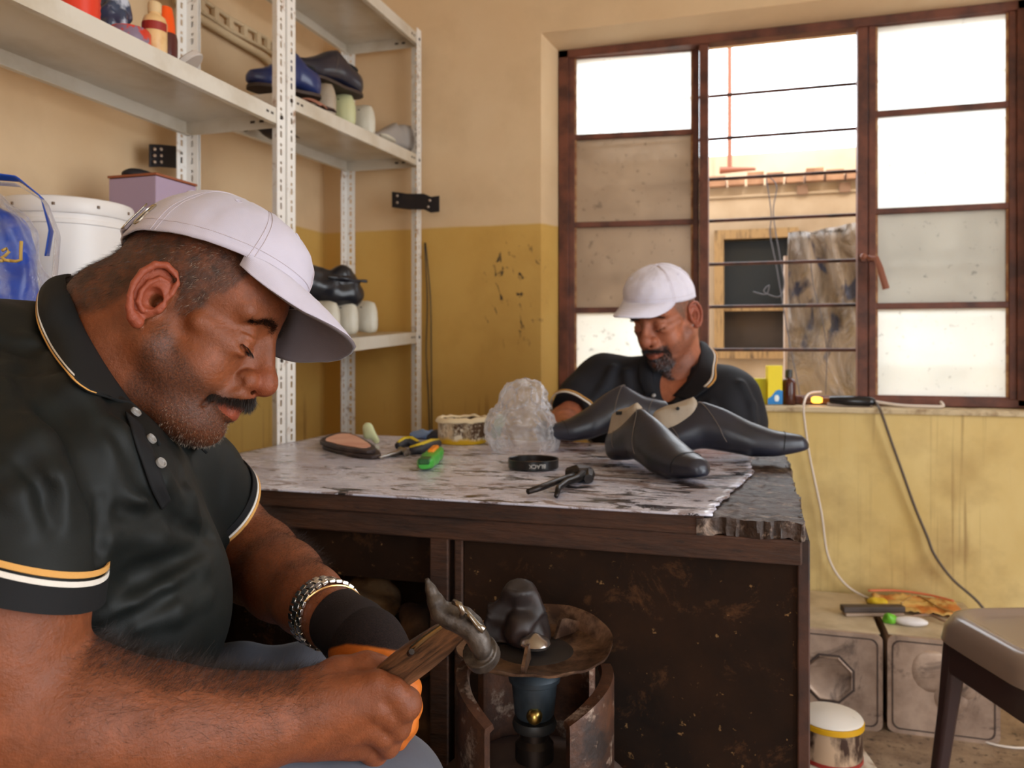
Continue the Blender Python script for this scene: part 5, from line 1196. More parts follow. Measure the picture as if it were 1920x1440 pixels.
b = MB(); b.box((Lc*.08, 0, .018), (Lc*.2, .02, .010)); b.obj('dark_slot', M('dark green seam', lin(30, 84, 34), .5), t, bevel=.002)
# blue cloth scrap and dark scrap by the tin
for (x0, y0, sx, sz, m_, lab) in ((792, 822, .030, .018, M('pale blue cloth', lin(126, 152, 196), .9, bump=.3), 'crumpled pale blue cloth scrap left of glue tin'), (818, 826, .026, .020, M('dark navy leather scrap', lin(46, 50, 64), .5), 'folded dark scrap leaning against the glue tin')):
    q = TP(x0, y0); F_ = Field((q.x-.06, q.y-.05, TT), (q.x+.06, q.y+.05, TT+.06), .0025); F_.ell((q.x, q.y, TT+sz*.5), (sx, .022, sz*.65), .005); F_.cone((q.x-sx*.6, q.y, TT+.006), .006, (q.x+sx*.8, q.y, TT+sz), .006, .006)
    V_, Q_ = F_.mesh(); V_ = V_+F_.grad(V_)*np.array([mn.noise(Vector(tuple(a*55)))*.006 for a in V_])[:, None]; V_[:,2] = np.maximum(V_[:,2], TT)
    setp(npobj('cloth_scrap', V_, Q_, m_, None, None, world_root=(q.x, q.y, TT)), lab, 'scrap')
# tin of yellow glue, rim caked
q = tp(867, 1.90); t = NT('glue caked tin'); v = t.coord((1,1,.4)); v0 = t.coord(); sp = t.n('ShaderNodeSeparateXYZ'); t.l(v0, sp.inputs[0])
c = t.mix(t.noise(v, 26, 6, .7, .42, .58), lin(220, 196, 160), lin(84, 56, 30)); c = t.mix(t.noise(v0, 50, 5, .7, .5, .6), c, lin(236, 224, 200)); c = t.mix(t.ramp(t.math('ADD', sp.outputs[2], t.math('MULTIPLY', t.noise(v, 30, 3, lo=0, hi=1), .02)), .026, .018), c, lin(212, 168, 10))
t.pr(c, .5, 0, t.noise(v0, 60, 4, lo=.2, hi=.8), .5, .002); gl = t.m
t = thing('glue_tin', 'open tin of yellow glue with caked pale rim at back of bench', 'tin', q)
b = MB(); b.lathe([(.0001,0),(.056,0),(.058,.004),(.058,.048),(.061,.052),(.061,.056),(.056,.056),(.055,.046),(.0001,.044)], 40); b.obj('can', gl, t, smooth=40)
b = MB(); b.grid(lambda u, v: ((.050+.014*v+.003*mn.noise(Vector((math.cos(u*2*PI)*2, math.sin(u*2*PI)*2, v))))*math.cos(u*2*PI), (.050+.014*v)*math.sin(u*2*PI), .056+.007*math.sin(PI*v)+.004*mn.noise(Vector((math.cos(u*2*PI)*3, math.sin(u*2*PI)*3, 5)))-.006*v), 60, 8, cu=True)
b.obj('caked_rim', M('dried glue', lin(232, 214, 178), .6, bump=.4), t, solid=.002, smooth=180)
# green sponge-like thing behind the bag
q = TP(926, 822); b = MB(); b.m = Matrix.Translation(q) @ Matrix.Rotation(R_(20), 4, 'Y'); b.box((0,0,.032), (.022,.03,.060)); one('sponge', b, M('faded green sponge', lin(128, 154, 128), .8, bump=.4), q, 'faded green upright block between glue tin and plastic bag', 'sponge', bevel=.006)
# crumpled clear bag
q = tp(984, 1.76); t = NT('clear crinkled plastic'); v = t.coord(); lw = t.n('ShaderNodeLayerWeight'); lw.inputs[0].default_value = .55
gls = t.n('ShaderNodeBsdfGlossy'); gls.inputs['Roughness'].default_value = .16; gls.inputs[0].default_value = (.95,.95,1,1); tr = t.n('ShaderNodeBsdfTransparent'); tr.inputs[0].default_value = (.97,.97,.97,1)
df = t.n('ShaderNodeBsdfTranslucent'); df.inputs[0].default_value = (.92,.92,.95,1); d3 = t.n('ShaderNodeBsdfDiffuse'); d3.inputs[0].default_value = (.85,.85,.88,1)
m0 = t.n('ShaderNodeMixShader'); m0.inputs[0].default_value = .5; t.l(df.outputs[0], m0.inputs[1]); t.l(d3.outputs[0], m0.inputs[2])
m1 = t.n('ShaderNodeMixShader'); m1.inputs[0].default_value = .45; t.l(m0.outputs[0], m1.inputs[1]); t.l(gls.outputs[0], m1.inputs[2])
m2 = t.n('ShaderNodeMixShader'); t.l(t.ramp(t.math('ADD', lw.outputs['Facing'], t.math('MULTIPLY', t.noise(v, 22, 5, .7, .45, .7), .35)), .15, 1.0, .22, .92), m2.inputs[0]); t.l(tr.outputs[0], m2.inputs[1]); t.l(m1.outputs[0], m2.inputs[2])
bn = t.n('ShaderNodeBump'); bn.inputs['Strength'].default_value = .9; bn.inputs['Distance'].default_value = .01; t.l(t.noise(v, 30, 5, .65, .2, .8), bn.inputs['Height']); t.l(bn.outputs[0], gls.inputs['Normal']); t.l(m2.outputs[0], t.out.inputs[0]); bagm = t.m
def rdg(p): return 1-abs(mn.noise(p))*2.2
def bag(u, v):
    a = 2*PI*u; z = .158*v**.85; r0 = interp(v, [0, .12, .35, .5, .62, .8, .93, 1], [.076, .092, .080, .062, .052, .050, .034, .004]); k = 1+.22*rdg(Vector((math.cos(a)*1.6, math.sin(a)*1.6, v*3.2)))*(.4+.6*v)-.12+.10*mn.noise(Vector((math.cos(a)*5, math.sin(a)*5, v*11)))
    lean = .022*math.sin(v*PI*.9)*(1 if v < .5 else .5) - .004; x = r0*k*math.cos(a)*1.02-lean*.6; y = r0*k*math.sin(a)*.72; z += .006*mn.noise(Vector((x*60, y*60, v*4)))
    return tuple(RT*x+FW*y+UP*max(z, .0005))
b = MB(); b.grid(bag, 130, 70, cu=True); o = MB(); o.v = [tuple(Vector(p)+q) for p in b.v]; o.f = b.f
one('plastic_bag', o, bagm, q, 'crumpled clear plastic bag standing on bench before the person at back', 'bag', smooth=180)
# black lid with lettering
q = tp(1000, 1.50); t = thing('tin_lid', 'shallow black round lid lettered BLACK lying upturned on the bench', 'lid', q); bm_ = M('black lacquer lid', lin(24, 22, 22), .3)
MB().lathe([(.0001,.0005),(.046,.0005),(.0475,.002),(.0475,.0165),(.0485,.0175),(.0470,.018),(.0455,.0165),(.0455,.004),(.0001,.0035)], 48).obj('lid', bm_, t, smooth=40)
MB().lathe([(.0001,.0038),(.044,.0038),(.042,.0065),(.02,.0075),(.0001,.0078)], 32).obj('polish_residue', M('dried brown polish', lin(110, 86, 70), .7, bump=.5, bscale=120), t)
fc = bpy.data.curves.new('lettering', 'FONT'); fc.body = 'BLACK'; fc.size = .0105; fc.extrude = .0002; fc.align_x = 'CENTER'; fo = bpy.data.objects.new('lettering', fc); COL.objects.link(fo)
dg = bpy.context.evaluated_depsgraph_get(); me = bpy.data.meshes.new_from_object(fo.evaluated_get(dg)); bpy.data.objects.remove(fo)
aw = math.atan2(-q.y, -q.x)+.16    # towards the camera; bend the letters round the rim, upside down as the lid lies
for v_ in me.vertices: x, y, z = v_.co; a = aw - x/.0478*1.0; v_.co = (math.cos(a)*(.0478+z), math.sin(a)*(.0478+z), .0125-y)
me.flip_normals(); meshobj('lettering', me, M('silver lettering', lin(190, 186, 180), .4), t, 0, label='silver letters BLACK, upside down')
# pincers
t = thing('pincers', 'old dark steel pincers lying near the front edge of the bench', 'pincers', pl(1060, 905))
pts = lambda *a: [pl(*c_) for c_ in a]
for A, rr in ((pts((990,922,.006),(1015,914,.009),(1045,902,.010),(1064,896,.010),(1080,893,.010)), [.0045,.0055,.0055,.006,.008]), (pts((1043,930,.004),(1047,915,.008),(1062,904,.010),(1080,898,.011),(1092,891,.011)), [.0035,.0048,.0052,.006,.009])):
    MB().tube(A, rr, 10).obj('handle', steelm, t, world=True, smooth=180)
b = MB(); b.tube(pts((1064,890,.010),(1082,889,.012),(1102,886,.012)), [.012,.016,.012], 8, 1.0); b.tube(pts((1100,882,.010),(1103,889,.010),(1104,898,.008)), [.009,.012,.008], 8); b.obj('jaw', steelm, t, world=True, smooth=40)
# ---------------- cobbler's hammer in the hands ----------------
h0, h1 = Vector(C(690, 1300, .742)), Vector(C(882, 1160, .690)); qa = (CFm.to_3x3() @ (h1-h0)).rotation_difference(Vector((1,0,0))).to_euler()
wood = NT('dark handled wood'); v_ = wood.coord((1,1,1), rot=tuple(qa)); mp_ = wood.n('ShaderNodeMapping'); mp_.inputs['Scale'].default_value = (1, 9, 9); wood.l(v_, mp_.inputs[0]); v = mp_.outputs[0]; cc = wood.mix(wood.noise(v, 14, 8, .7, .36, .62, .5), lin(128, 88, 60), lin(40, 27, 20)); wood.pr(cc, .42, 0, wood.noise(v, 60, 6, lo=.2, hi=.8), .35, .001); wood = wood.m
h0, h1 = Vector(C(690, 1300, .742)), Vector(C(882, 1160, .690)); t = thing('shoe_hammer', 'cobbler hammer with curved dark steel head and wooden handle held in both hands', 'hammer', mat4=Matrix.Translation(CFm @ h1))
ax = (h1-h0).normalized(); vw = Vector((0,-1,0)); sd_ = ax.cross(vw).normalized(); vw = sd_.cross(ax).normalized()
b = MB(); b.m = CFm; rg = []; Lh = (h1-h0).length
for i in range(17):
    u = i/16; w = .0125+.0035*math.sin(PI*min(1, u*1.2)) - .004*max(0, u-.75)*4; d_ = .0085
    rg.append([h0+ax*(u*Lh)+sd_*(w*math.copysign(abs(math.cos(k))**.8, math.cos(k)))+vw*(d_*math.copysign(abs(math.sin(k))**.6, math.sin(k))) for k in [2*PI*j/20 for j in range(20)]])
b.rings(rg); b.obj('handle', wood, t, world=True, smooth=50)
b = MB(); b.m = CFm; e0 = [Vector(C(*q)) for q in ((766,1226,.708),(775,1214,.704),(800,1194,.700),(830,1173,.694),(846,1163,.690))]; b.tube(e0, [.0022,.0028,.0028,.0028,.0024], 8); b.obj('steel_strap', M('brassy steel strap', lin(176, 158, 128), .3, 1), t, world=True, smooth=180)
MB().tube([CFm @ Vector(C(768,1226,.704)), CFm @ Vector(C(772,1222,.698))], .0026, 10).obj('rivet', steelm, t, world=True)
hd = Field((-.13, .62, .60), (.01, .76, .78), .0012); hs = NT('worn forged steel'); v = hs.coord(); cc = hs.mix(hs.noise(v, 50, 6, .7, .4, .65), lin(96, 88, 82), lin(52, 44, 40)); hs.pr(cc, .5, .8, hs.noise(v, 90, 6, lo=.2, hi=.8), .5, .0015); hs = hs.m
hd.chain(c5((801,1088,.688,.0022),(808,1106,.688,.0042),(817,1128,.687,.0068),(826,1148,.686,.0078),(843,1160,.685,.0082),(866,1168,.684,.0090),(886,1180,.683,.0096),(898,1200,.682,.0090),(903,1216,.681,.0085)), .004)
hd.chain(c5((826,1142,.688,.006),(848,1146,.690,.0065),(872,1154,.690,.0065),(890,1166,.690,.006)), .004)
dn = np.array(C(912,1242,.672))-np.array(C(898,1206,.682)); dn /= np.linalg.norm(dn)
fcp = np.array(C(903,1226,.690)); fa = np.array((.30, .62, -.72)); fa /= np.linalg.norm(fa)
def disc(X, Y, Z):
    x, y, z = X-fcp[0], Y-fcp[1], Z-fcp[2]; h_ = x*fa[0]+y*fa[1]+z*fa[2]; r_ = np.sqrt(np.maximum(x*x+y*y+z*z-h_*h_, 0)); return np.maximum(np.abs(h_)-.0048, r_-.0148)-.0008
hd._do(disc, fcp-.02, fcp+.02, .004, 'add')
V_, Q_ = hd.mesh(); npobj('hammer_head', V_, Q_, hs, t, CFm)
b = MB(); b.m = CFm
b.tube([Vector(C(*q)) for q in ((850,1128,.676),(862,1134,.672),(868,1146,.672),(866,1156,.676))], .0026, 8); b.tube([Vector(C(*q)) for q in ((868,1140,.676),(884,1158,.675),(896,1174,.674),(908,1182,.672))], [.0018,.0022,.003,.0034], 8)
b.obj('clip', M('bright clip', lin(150, 142, 132), .25, 1), t, world=True, smooth=180)
# ---------------- things on the shelf units ----------------
def at(px, x, z): q = onX(px, 300, x); return Vector((q.x, q.y, z))
Zs = 1.506
def rd(name, label, cat, q, prof, mat, n=32): return one_lathe(name, label, cat, q, prof, mat, n)
q = at(148, -1.15, Zs); t = thing('ribbed_tub', 'ribbed red tub on the upper shelf at left', 'tub', q)
b = MB(); pr_ = [(.0001,0)]+[(.034+.0012*(i % 2), .006*i+.001) for i in range(20)]+[(.0001,.121)]; b.lathe(pr_, 32, q); b.obj('ribbed_body', M('glossy red plastic', lin(222, 60, 36), .35), t, world=True, smooth=50)
q = at(208, -1.17, Zs); F_ = Field((q.x-.06, q.y-.07, Zs), (q.x+.06, q.y+.07, Zs+.14), .003); F_.ell((q.x, q.y, Zs+.065), (.036, .030, .065), .01); V_, Q_ = F_.mesh(); V_ = V_+F_.grad(V_)*np.array([mn.noise(Vector(tuple(a*45)))*.012 for a in V_])[:, None]; V_[:,2] = np.maximum(V_[:,2], Zs)
setp(npobj('plastic_packet', V_, Q_, M('dark blue glossy film', lin(60, 70, 92), .18, 0, lin(190, 196, 208), 22, .52, .6), None, None, world_root=q), 'crinkled dark blue plastic packet beside the red tub', 'packet')
q = at(243, -1.115, Zs); t = thing('small_tin', 'short red wrapped tin in front of dark packet', 'tin', q); b = MB(); b.lathe([(.0001,0),(.036,0),(.037,.002),(.037,.030),(.034,.034),(.0001,.034)], 32, q); b.obj('can', M('red and grey label', lin(206, 60, 44), .35, 0, lin(130, 110, 130), 30, .52, .56), t, world=True, smooth=40)
q = at(290, -1.10, Zs); t = thing('squeeze_bottle', 'small cream bottle with pale cap and red label', 'bottle', q)
cream = M('cream plastic bottle', lin(226, 186, 130), .4, 0, lin(206, 150, 90), 20, .5, .7)
MB().lathe([(.0001,0),(.021,0),(.0225,.004),(.0225,.064),(.019,.074),(.0115,.080),(.0115,.084),(.0001,.084)], 28, q).obj('bottle_body', cream, t, world=True, smooth=50)
MB().lathe([(.0001,.083),(.0125,.083),(.0125,.100),(.0115,.103),(.0001,.103)], 24, q).obj('cap', M('pale tan cap', lin(216, 186, 140), .5), t, world=True, smooth=40)
MB().lathe([(.0228,.046),(.0230,.046),(.0230,.062),(.0228,.062)], 28, q, PI*1.15, PI*2.1).obj('label', M('dark red label', lin(150, 34, 26), .5), t, world=True)
q = at(312, -1.125, Zs); t = thing('spray_bottle', 'tall bottle with glossy orange top behind the cream bottle', 'bottle', q)
MB().lathe([(.0001,0),(.020,0),(.021,.004),(.021,.060),(.019,.068),(.0001,.068)], 28, q).obj('bottle_body', M('dark plum bottle', lin(84, 40, 40), .2), t, world=True, smooth=50)
MB().lathe([(.0001,.067),(.019,.067),(.0185,.085),(.016,.105),(.012,.122),(.0001,.127)], 28, q, sx=.8).obj('orange_cap', M('orange cap', lin(240, 84, 16), .3), t, world=True, smooth=50)
q = at(350, -1.13, Zs); t = thing('tin_lid', 'tilted round red and white tin lid right of bottles', 'lid', mat4=Matrix.Translation(q+Vector((0,0,.030))) @ Matrix.Rotation(R_(-38), 4, 'Y') @ Matrix.Rotation(R_(20), 4, 'X'))
b = MB(); b.lathe([(.0001,-.006),(.037,-.006),(.039,-.004),(.039,.004),(.036,.007),(.0001,.009)], 36); b.obj('lid', M('grey white enamel lid', lin(196, 186, 178), .35), t, smooth=40); b = MB(); b.lathe([(.0001,.0092),(.027,.0082),(.027,.0076),(.0001,.0086)], 32); b.obj('red_label', M('red label print', lin(206, 70, 44), .4), t)
# leather offcuts
lbr = [M('brown leather offcut', lin(72, 46, 44), .5, 0, lin(110, 70, 60), 10, .5, .7), M('tan leather offcut', lin(168, 112, 90), .6), M('black leather offcut', lin(34, 30, 36), .45)]
for i, (px, x, w, d_, h, ml, lab) in enumerate(((445, -1.13, .07, .14, .016, 1, 'tan curled leather offcut at shelf edge left of corner post'), (472, -1.17, .09, .16, .030, 0, 'dark brown folded leather offcut on the shelf by corner post'), (505, -1.22, .09, .15, .045, 2, 'black leather offcut heaped behind the brown one'))):
    q = at(px, x, Zs+.001); b = MB(); sd = i*7.3
    b.grid(lambda u, v: (q.x+(u-.5)*w, q.y+(v-.5)*d_, Zs+.003+max(0, h*(math.sin(PI*u)*.6+.5*mn.noise(Vector((u*2.2, v*2.6, sd))))*(.4+.6*math.sin(PI*v))+.006)), 16, 22); one('leather_offcut', b, lbr[ml], q, lab, 'leather offcut', solid=.002, smooth=180)
for px, x, lab, ml in ((594, -1.075, 'tan leather strap end curled over shelf edge beneath blue shoe', 1), (612, -1.070, 'short brown leather strap end hanging at the shelf edge', 0)):
    q = onX(px, 190, x); z0 = zm(q.y); b = MB(); b.grid(lambda u, v: (x-.06+.07*u, q.y-.03+.035*v+.03*u, z0+.003+.016*math.sin(PI*u)*(1 if ml else .5)+.006*math.sin(v*3)), 14, 8); one('leather_strap', b, lbr[ml], (x, q.y, z0), lab, 'leather strap', solid=.003, smooth=180)
# lower left shelf: bucket, blue bag, box
Zl = .937
q = at(126, -1.20, Zl); t = thing('plastic_bucket', 'white plastic bucket with lid behind the blue bag at left', 'bucket', q); wp = M('white bucket plastic', lin(222, 216, 212), .4)
MB().lathe([(.0001,0),(.090,0),(.092,.004),(.104,.225),(.107,.226),(.107,.232),(.104,.233),(.105,.250)], 48, q).obj('pail', wp, t, world=True, smooth=35, solid=.002)
MB().lathe([(.109,.243),(.111,.246),(.111,.266),(.109,.270),(.103,.272),(.101,.266),(.0001,.265)], 48, q).obj('lid', wp, t, world=True, smooth=35)
b = MB(); 
for k in range(10): a = k*2*PI/10+.3; b.box((q.x+.111*math.cos(a), q.y+.111*math.sin(a), q.z+.256), (.004,.004,.005))
b.obj('lid_notch', M('scuff mark', lin(120, 100, 84), .7), t, world=True)
q = at(20, -1.118, Zl); t = thing('shopping_bag', 'blue carrier bag in clear film with yellow letters left of the bucket', 'bag', q)
F_ = Field((q.x-.10, q.y-.14, Zl), (q.x+.10, q.y+.14, Zl+.36), .004); F_.cone((q.x, q.y-.02, Zl+.07), .062, (q.x-.01, q.y-.02, Zl+.19), .048, .03); V_, Q_ = F_.mesh(); V_ = V_+F_.grad(V_)*np.array([mn.noise(Vector((a[0]*22, a[1]*22, a[2]*14)))*.014 for a in V_])[:, None]; V_[:,2] = np.maximum(V_[:,2], Zl)
npobj('blue_bag', V_, Q_, M('blue carrier film', lin(16, 70, 176), .3, 0, lin(8, 40, 130), 9, .45, .65), t)
F_ = Field((q.x-.12, q.y-.16, Zl), (q.x+.13, q.y+.16, Zl+.36), .004); F_.cone((q.x+.005, q.y-.02, Zl+.06), .076, (q.x-.01, q.y-.03, Zl+.20), .052, .03); F_.cone((q.x+.03, q.y-.0, Zl+.03), .05, (q.x+.0, q.y+.05, Zl+.05), .04, .03); V_, Q_ = F_.mesh(); V_ = V_+F_.grad(V_)*np.array([mn.noise(Vector((a[0]*26, a[1]*26, a[2]*20)))*.020 for a in V_])[:, None]; V_[:,2] = np.maximum(V_[:,2], Zl)
import_b = bagm.copy(); import_b.name = 'thin clear film'
for n_ in import_b.node_tree.nodes:
    if n_.type == 'MAP_RANGE' and abs(n_.inputs[4].default_value-.92) < 1e-4: n_.inputs[3].default_value = .03; n_.inputs[4].default_value = .62
npobj('clear_film', V_, Q_, import_b, t)
ctr = P(28, 470, 1.13)
b = MB(); b.grid(lambda u, v: P(0-20+112*math.sin(min(1,u*1.0)*PI*.5)**1.0 if False else interp(u, [0,.25,.5,.75,1], [-30, 30, 76, 92, 84])+8*v, interp(u, [0,.25,.5,.75,1], [322, 330, 368, 430, 480])+14*v*(1-u), 1.13+.02*v), 30, 5); b.obj('blue_handle', M('blue handle film', lin(24, 80, 190), .3), t, world=True, solid=.0015, smooth=180)
b = MB(); b.grid(lambda u, v: P(interp(u, [0,.25,.5,.75,1], [-30, 30, 80, 104, 96])+9*v, interp(u, [0,.25,.5,.75,1], [338, 344, 376, 440, 545])+8*v*(1-u), 1.12+.02*v), 30, 5); b.obj('clear_handle', bagm, t, world=True, solid=.0015, smooth=180)
gold = M('yellow lettering', lin(206, 172, 90), .5); dl = 1.064
for pts in (((40,452),(39,470),(39,487),(30,490),(20,489)), ((4,470),(12,466),(17,472),(9,480),(3,482),(10,488),(20,489)), ((-8,486),(0,489),(6,489))):
    MB().tube([P(a, b_, dl) for a, b_ in pts], .0022, 6).obj('letter', gold, t, world=True, smooth=180)
q = at(288, -1.235, Zl); t = thing('storage_box', 'lilac box behind the white cap of the front person', 'box', q); b = MB(); b.m = Matrix.Translation(q); b.bb(-.06, .06, -.062, .062, 0, .365); b.obj('carton', M('lilac card', lin(168, 146, 168), .6), t, world=True, bevel=.002)
MB().bb(q.x-.062, q.x+.062, q.y-.064, q.y+.064, Zl+.366, Zl+.371).obj('box_lid', M('dark orange rim', lin(150, 82, 50), .6), t, world=True, bevel=.001)
q = at(262, -1.27, Zl); F_ = Field((q.x-.07, q.y-.08, 1.29), (q.x+.07, q.y+.08, 1.42), .004); F_.cone((q.x, q.y-.02, 1.318), .010, (q.x, q.y+.03, 1.32), .012, .01); F_.ell((q.x, q.y, 1.318), (.03, .042, .014), .01); V_, Q_ = F_.mesh(); V_[:,2] = np.maximum(V_[:,2], 1.309); setp(npobj('dark_pouch', V_, Q_, M('black pouch cloth', lin(30, 26, 30), .7), None, None, world_root=(q.x, q.y, 1.31)), 'dark pouch lying on the lilac box', 'pouch')
# riveted leather straps tied to posts
def strap(label, pts, w, holes, mat, Yoff=0):
    a = [Vector(p) for p in pts]; t = thing('post_strap', label, 'strap', a[0]); n_ = Vector((0,0,1)); b = MB(); rg = []
    for i, p in enumerate(a):
        tg = (a[min(i+1, len(a)-1)]-a[max(i-1, 0)]).normalized(); o_ = tg.cross(n_).normalized()*.002; rg.append([p-n_*w/2-o_, p+n_*w/2-o_, p+n_*w/2+o_, p-n_*w/2+o_])
    b.rings(rg); b.obj('strap_band', mat, t, world=True, bevel=.001)
    for hp_ in holes: MB().ball(hp_, .0045, 10, 6).obj('rivet', M('steel rivet', lin(200, 184, 170), .3, .9), t, world=True)
    return t
bst = M('black strap leather', lin(26, 22, 26), .5)
yy_ = 2.415
strap('black riveted leather strap crossing the far corner post', [onY(x, y, yy_) for x, y in ((735,374),(765,378),(795,378),(808,384),(824,382))], .052, [onY(x, y, yy_-.01) for x, y in ((745,367),(745,380),(806,376),(803,388))], bst)
strap('black perforated leather strap behind the rear post above the cap', [onX(x, y, -1.385) for x, y in ((280,292),(300,292),(322,294),(344,296),(366,296))], .055, [onX(x, y, -1.378) for x, y in ((290,280),(290,292),(290,304),(302,280),(302,292),(302,304))], bst)
# pale bracket on the left wall
t = thing('wall_bracket', 'cream slotted bracket fixed to the left wall above upper shelf', 'bracket', onX(440, 60, XL+.02)); cm = M('cream bracket paint', lin(206, 182, 146), .6)
MB().tube([onX(x, y, XL+.022) for x, y in ((330,0),(368,30),(430,68),(492,104),(508,118),(516,140))], .011, 10).obj('rail', cm, t, world=True, smooth=180)
A_ = [onX(x, y, XL+.015) for x, y in ((340,-30),(368,2),(430,44),(490,76),(520,96))]; b = MB(); b.tube([a_+Vector((0,0,.016)) for a_ in A_], .006, 8); b.tube([a_-Vector((0,0,.018)) for a_ in A_], .006, 8); b.obj('rail', cm, t, world=True, smooth=180)
for i in range(9): p_ = Vector(spl(A_, .08+i*.105)); MB().bb(p_.x-.006, p_.x+.008, p_.y-.008, p_.y+.010, p_.z-.018, p_.z+.018).obj('rung', cm, t, world=True, bevel=.001)
# wires hanging by the far post
for k, (dx, lab) in enumerate(((0, 'black wire hanging beside the far shelf post'), (6, 'second thin black wire hanging right of the first by far shelf post'))):
    wire('hanging_wire', [onY(796+dx*.3, 455, 2.485), onY(801+dx, 560, 2.49), onY(799+dx*1.6, 660, 2.49), onY(803+dx, 740, 2.49), onY(806+dx*.6, 815, 2.49)], .0022, blackw, lab)
# ---------------- window sill ----------------
SZ = WZ0+.0045; SY = 2.555
def sl_(px, y=SY): q = onY(px, 700, y); return Vector((q.x, q.y, SZ))
yel = M('yellow card', lin(244, 220, 20), .5)
q = sl_(1452); t = thing('medicine_box', 'tall yellow carton with blue base and white leaf mark on the sill', 'box', q)
b = MB(); b.m = Matrix.Translation(q) @ Matrix.Rotation(R_(12), 4, 'Z'); b.bb(-.023, .020, -.015, .015, 0, .118); b.obj('carton', yel, t, world=True, bevel=.001)
b = MB(); b.m = Matrix.Translation(q) @ Matrix.Rotation(R_(12), 4, 'Z'); poly = [(-.0235, .001), (.0205, .001), (.0205, .042), (.010, .046), (0, .042), (-.012, .026), (-.0235, .018)]; b.m = b.m @ Matrix.Rotation(PI/2, 4, 'X'); b.prism(poly, .0152, .0158); b.obj('blue_print', M('blue print', lin(20, 130, 206), .5), t, world=True)
b = MB(); b.m = Matrix.Translation(q) @ Matrix.Rotation(R_(12), 4, 'Z'); b.ball((.003, -.0162, .020), (.007, .0006, .011), 12, 6); b.obj('leaf_mark', M('white print', (.85,.9,.9), .5), t, world=True)
q = sl_(1424, 2.57); b = MB(); b.m = Matrix.Translation(q) @ Matrix.Rotation(R_(-8), 4, 'Z'); b.bb(-.022, .022, -.015, .015, 0, .078); one('small_box', b, M('greenish yellow card', lin(206, 196, 24), .5), q, 'short greenish yellow carton left of the tall carton', 'box', bevel=.001)
q = sl_(1479, 2.57); t = thing('brown_bottle', 'small brown bottle with black cap beside the yellow carton', 'bottle', q)
MB().lathe([(.0001,0),(.020,0),(.021,.003),(.021,.066),(.017,.076),(.009,.080),(.009,.084),(.0001,.084)], 24, q).obj('glass_body', M('brown bottle glass', lin(74, 34, 24), .2), t, world=True, smooth=50)
MB().lathe([(.0001,.083),(.0115,.083),(.0115,.100),(.009,.106),(.0001,.107)], 20, q).obj('cap', M('black cap', (.02,.02,.02), .4), t, world=True, smooth=50)
# electric tool with glowing tip
a, b_ = sl_(1516, 2.535)+Vector((0,0,.018)), sl_(1642, 2.525)+Vector((0,0,.015)); t = thing('heating_iron', 'black rounded electric tool with glowing orange end lying on the sill', 'electric tool', a); dv = (b_-a)
MB().tube([a+dv*.30, a+dv*.33, a+dv*.6, a+dv*.9, a+dv*.97, b_], [.008,.013,.016,.016,.012,.005], 20).obj('case', M('glossy black case', lin(24, 24, 28), .2), t, world=True, smooth=60)
MB().tube([a+dv*.28+Vector((0,-.004,-.010)), a+dv*.95+Vector((0,-.004,-.011))], .006, 8).obj('base_trim', M('silver trim', lin(190, 180, 176), .3, .6), t, world=True)
t_ = NT('glowing orange glass'); e = t_.n('ShaderNodeEmission'); e.inputs[0].default_value = (1, .42, .05, 1); e.inputs[1].default_value = 4.0; t_.l(e.outputs[0], t_.out.inputs[0])
MB().tube([a+dv*.03, a+dv*.08, a+dv*.16, a+dv*.22], [.005,.010,.010,.006], 16).obj('glowing_tip', t_.m, t, world=True, smooth=60)
MB().tube([a-dv*.10, a+dv*.04], .008, 12).obj('tip_socket', M('brown socket', lin(100, 60, 36), .4), t, world=True); MB().tube([a+dv*.21, a+dv*.31], [.008,.010], 12).obj('amber_collar', M('amber collar', lin(130, 70, 20), .3), t, world=True)
wire('power_cord', [sl_(1540,2.57)+Vector((0,0,.04)), sl_(1516,2.54)+Vector((0,-.0,.034)), onY(1507,762,2.478), onY(1510,800,2.470), onY(1519,860,2.472), onY(1540,960,2.474), onY(1552,1040,2.474), onY(1580,1090,2.470), onY(1620,1118,2.455), onY(1680,1138,2.40)], .003, whitew, 'white cord dropping from the sill tool down to tin boxes', 'cord')
wire('power_cord', [sl_(1643,2.525)+Vector((0,0,.012)), onY(1652,772,2.475), onY(1672,830,2.472), onY(1690,880,2.475), onY(1715,950,2.478), onY(1738,1005,2.478), onY(1752,1040,2.47), onY(1785,1085,2.47), onY(1835,1130,2.46), onY(1870,1180,2.45)], .0038, M('grey brown cable', lin(92, 78, 66), .5), 'grey brown cable hanging down the wall from the sill to behind the stool', 'cord')
wire('power_cord', [sl_(1578,2.59)+Vector((0,0,.016)), sl_(1600,2.575)+Vector((0,0,.022)), sl_(1640,2.555)+Vector((0,0,.014)), sl_(1690,2.535)+Vector((0,0,.006)), sl_(1745,2.53)+Vector((0,0,.005)), sl_(1768,2.535)+Vector((0,0,.006)), sl_(1764,2.56)+Vector((0,0,.016))], .0045, whitew, 'thick white cable lying along the sill under right sash', 'cord')
q = sl_(1588, 2.585); b = MB(); b.m = Matrix.Translation(q); b.ball((0,0,.014), (.022,.014,.014), 14, 8); b.ball((.03,-.004,.011), (.016,.012,.010), 12, 8); one('crumpled_tape', b, M('grimy tape', lin(170, 150, 136), .6, bump=.5), q, 'small crumpled grimy lump on the sill behind black tool', 'scrap', smooth=60)
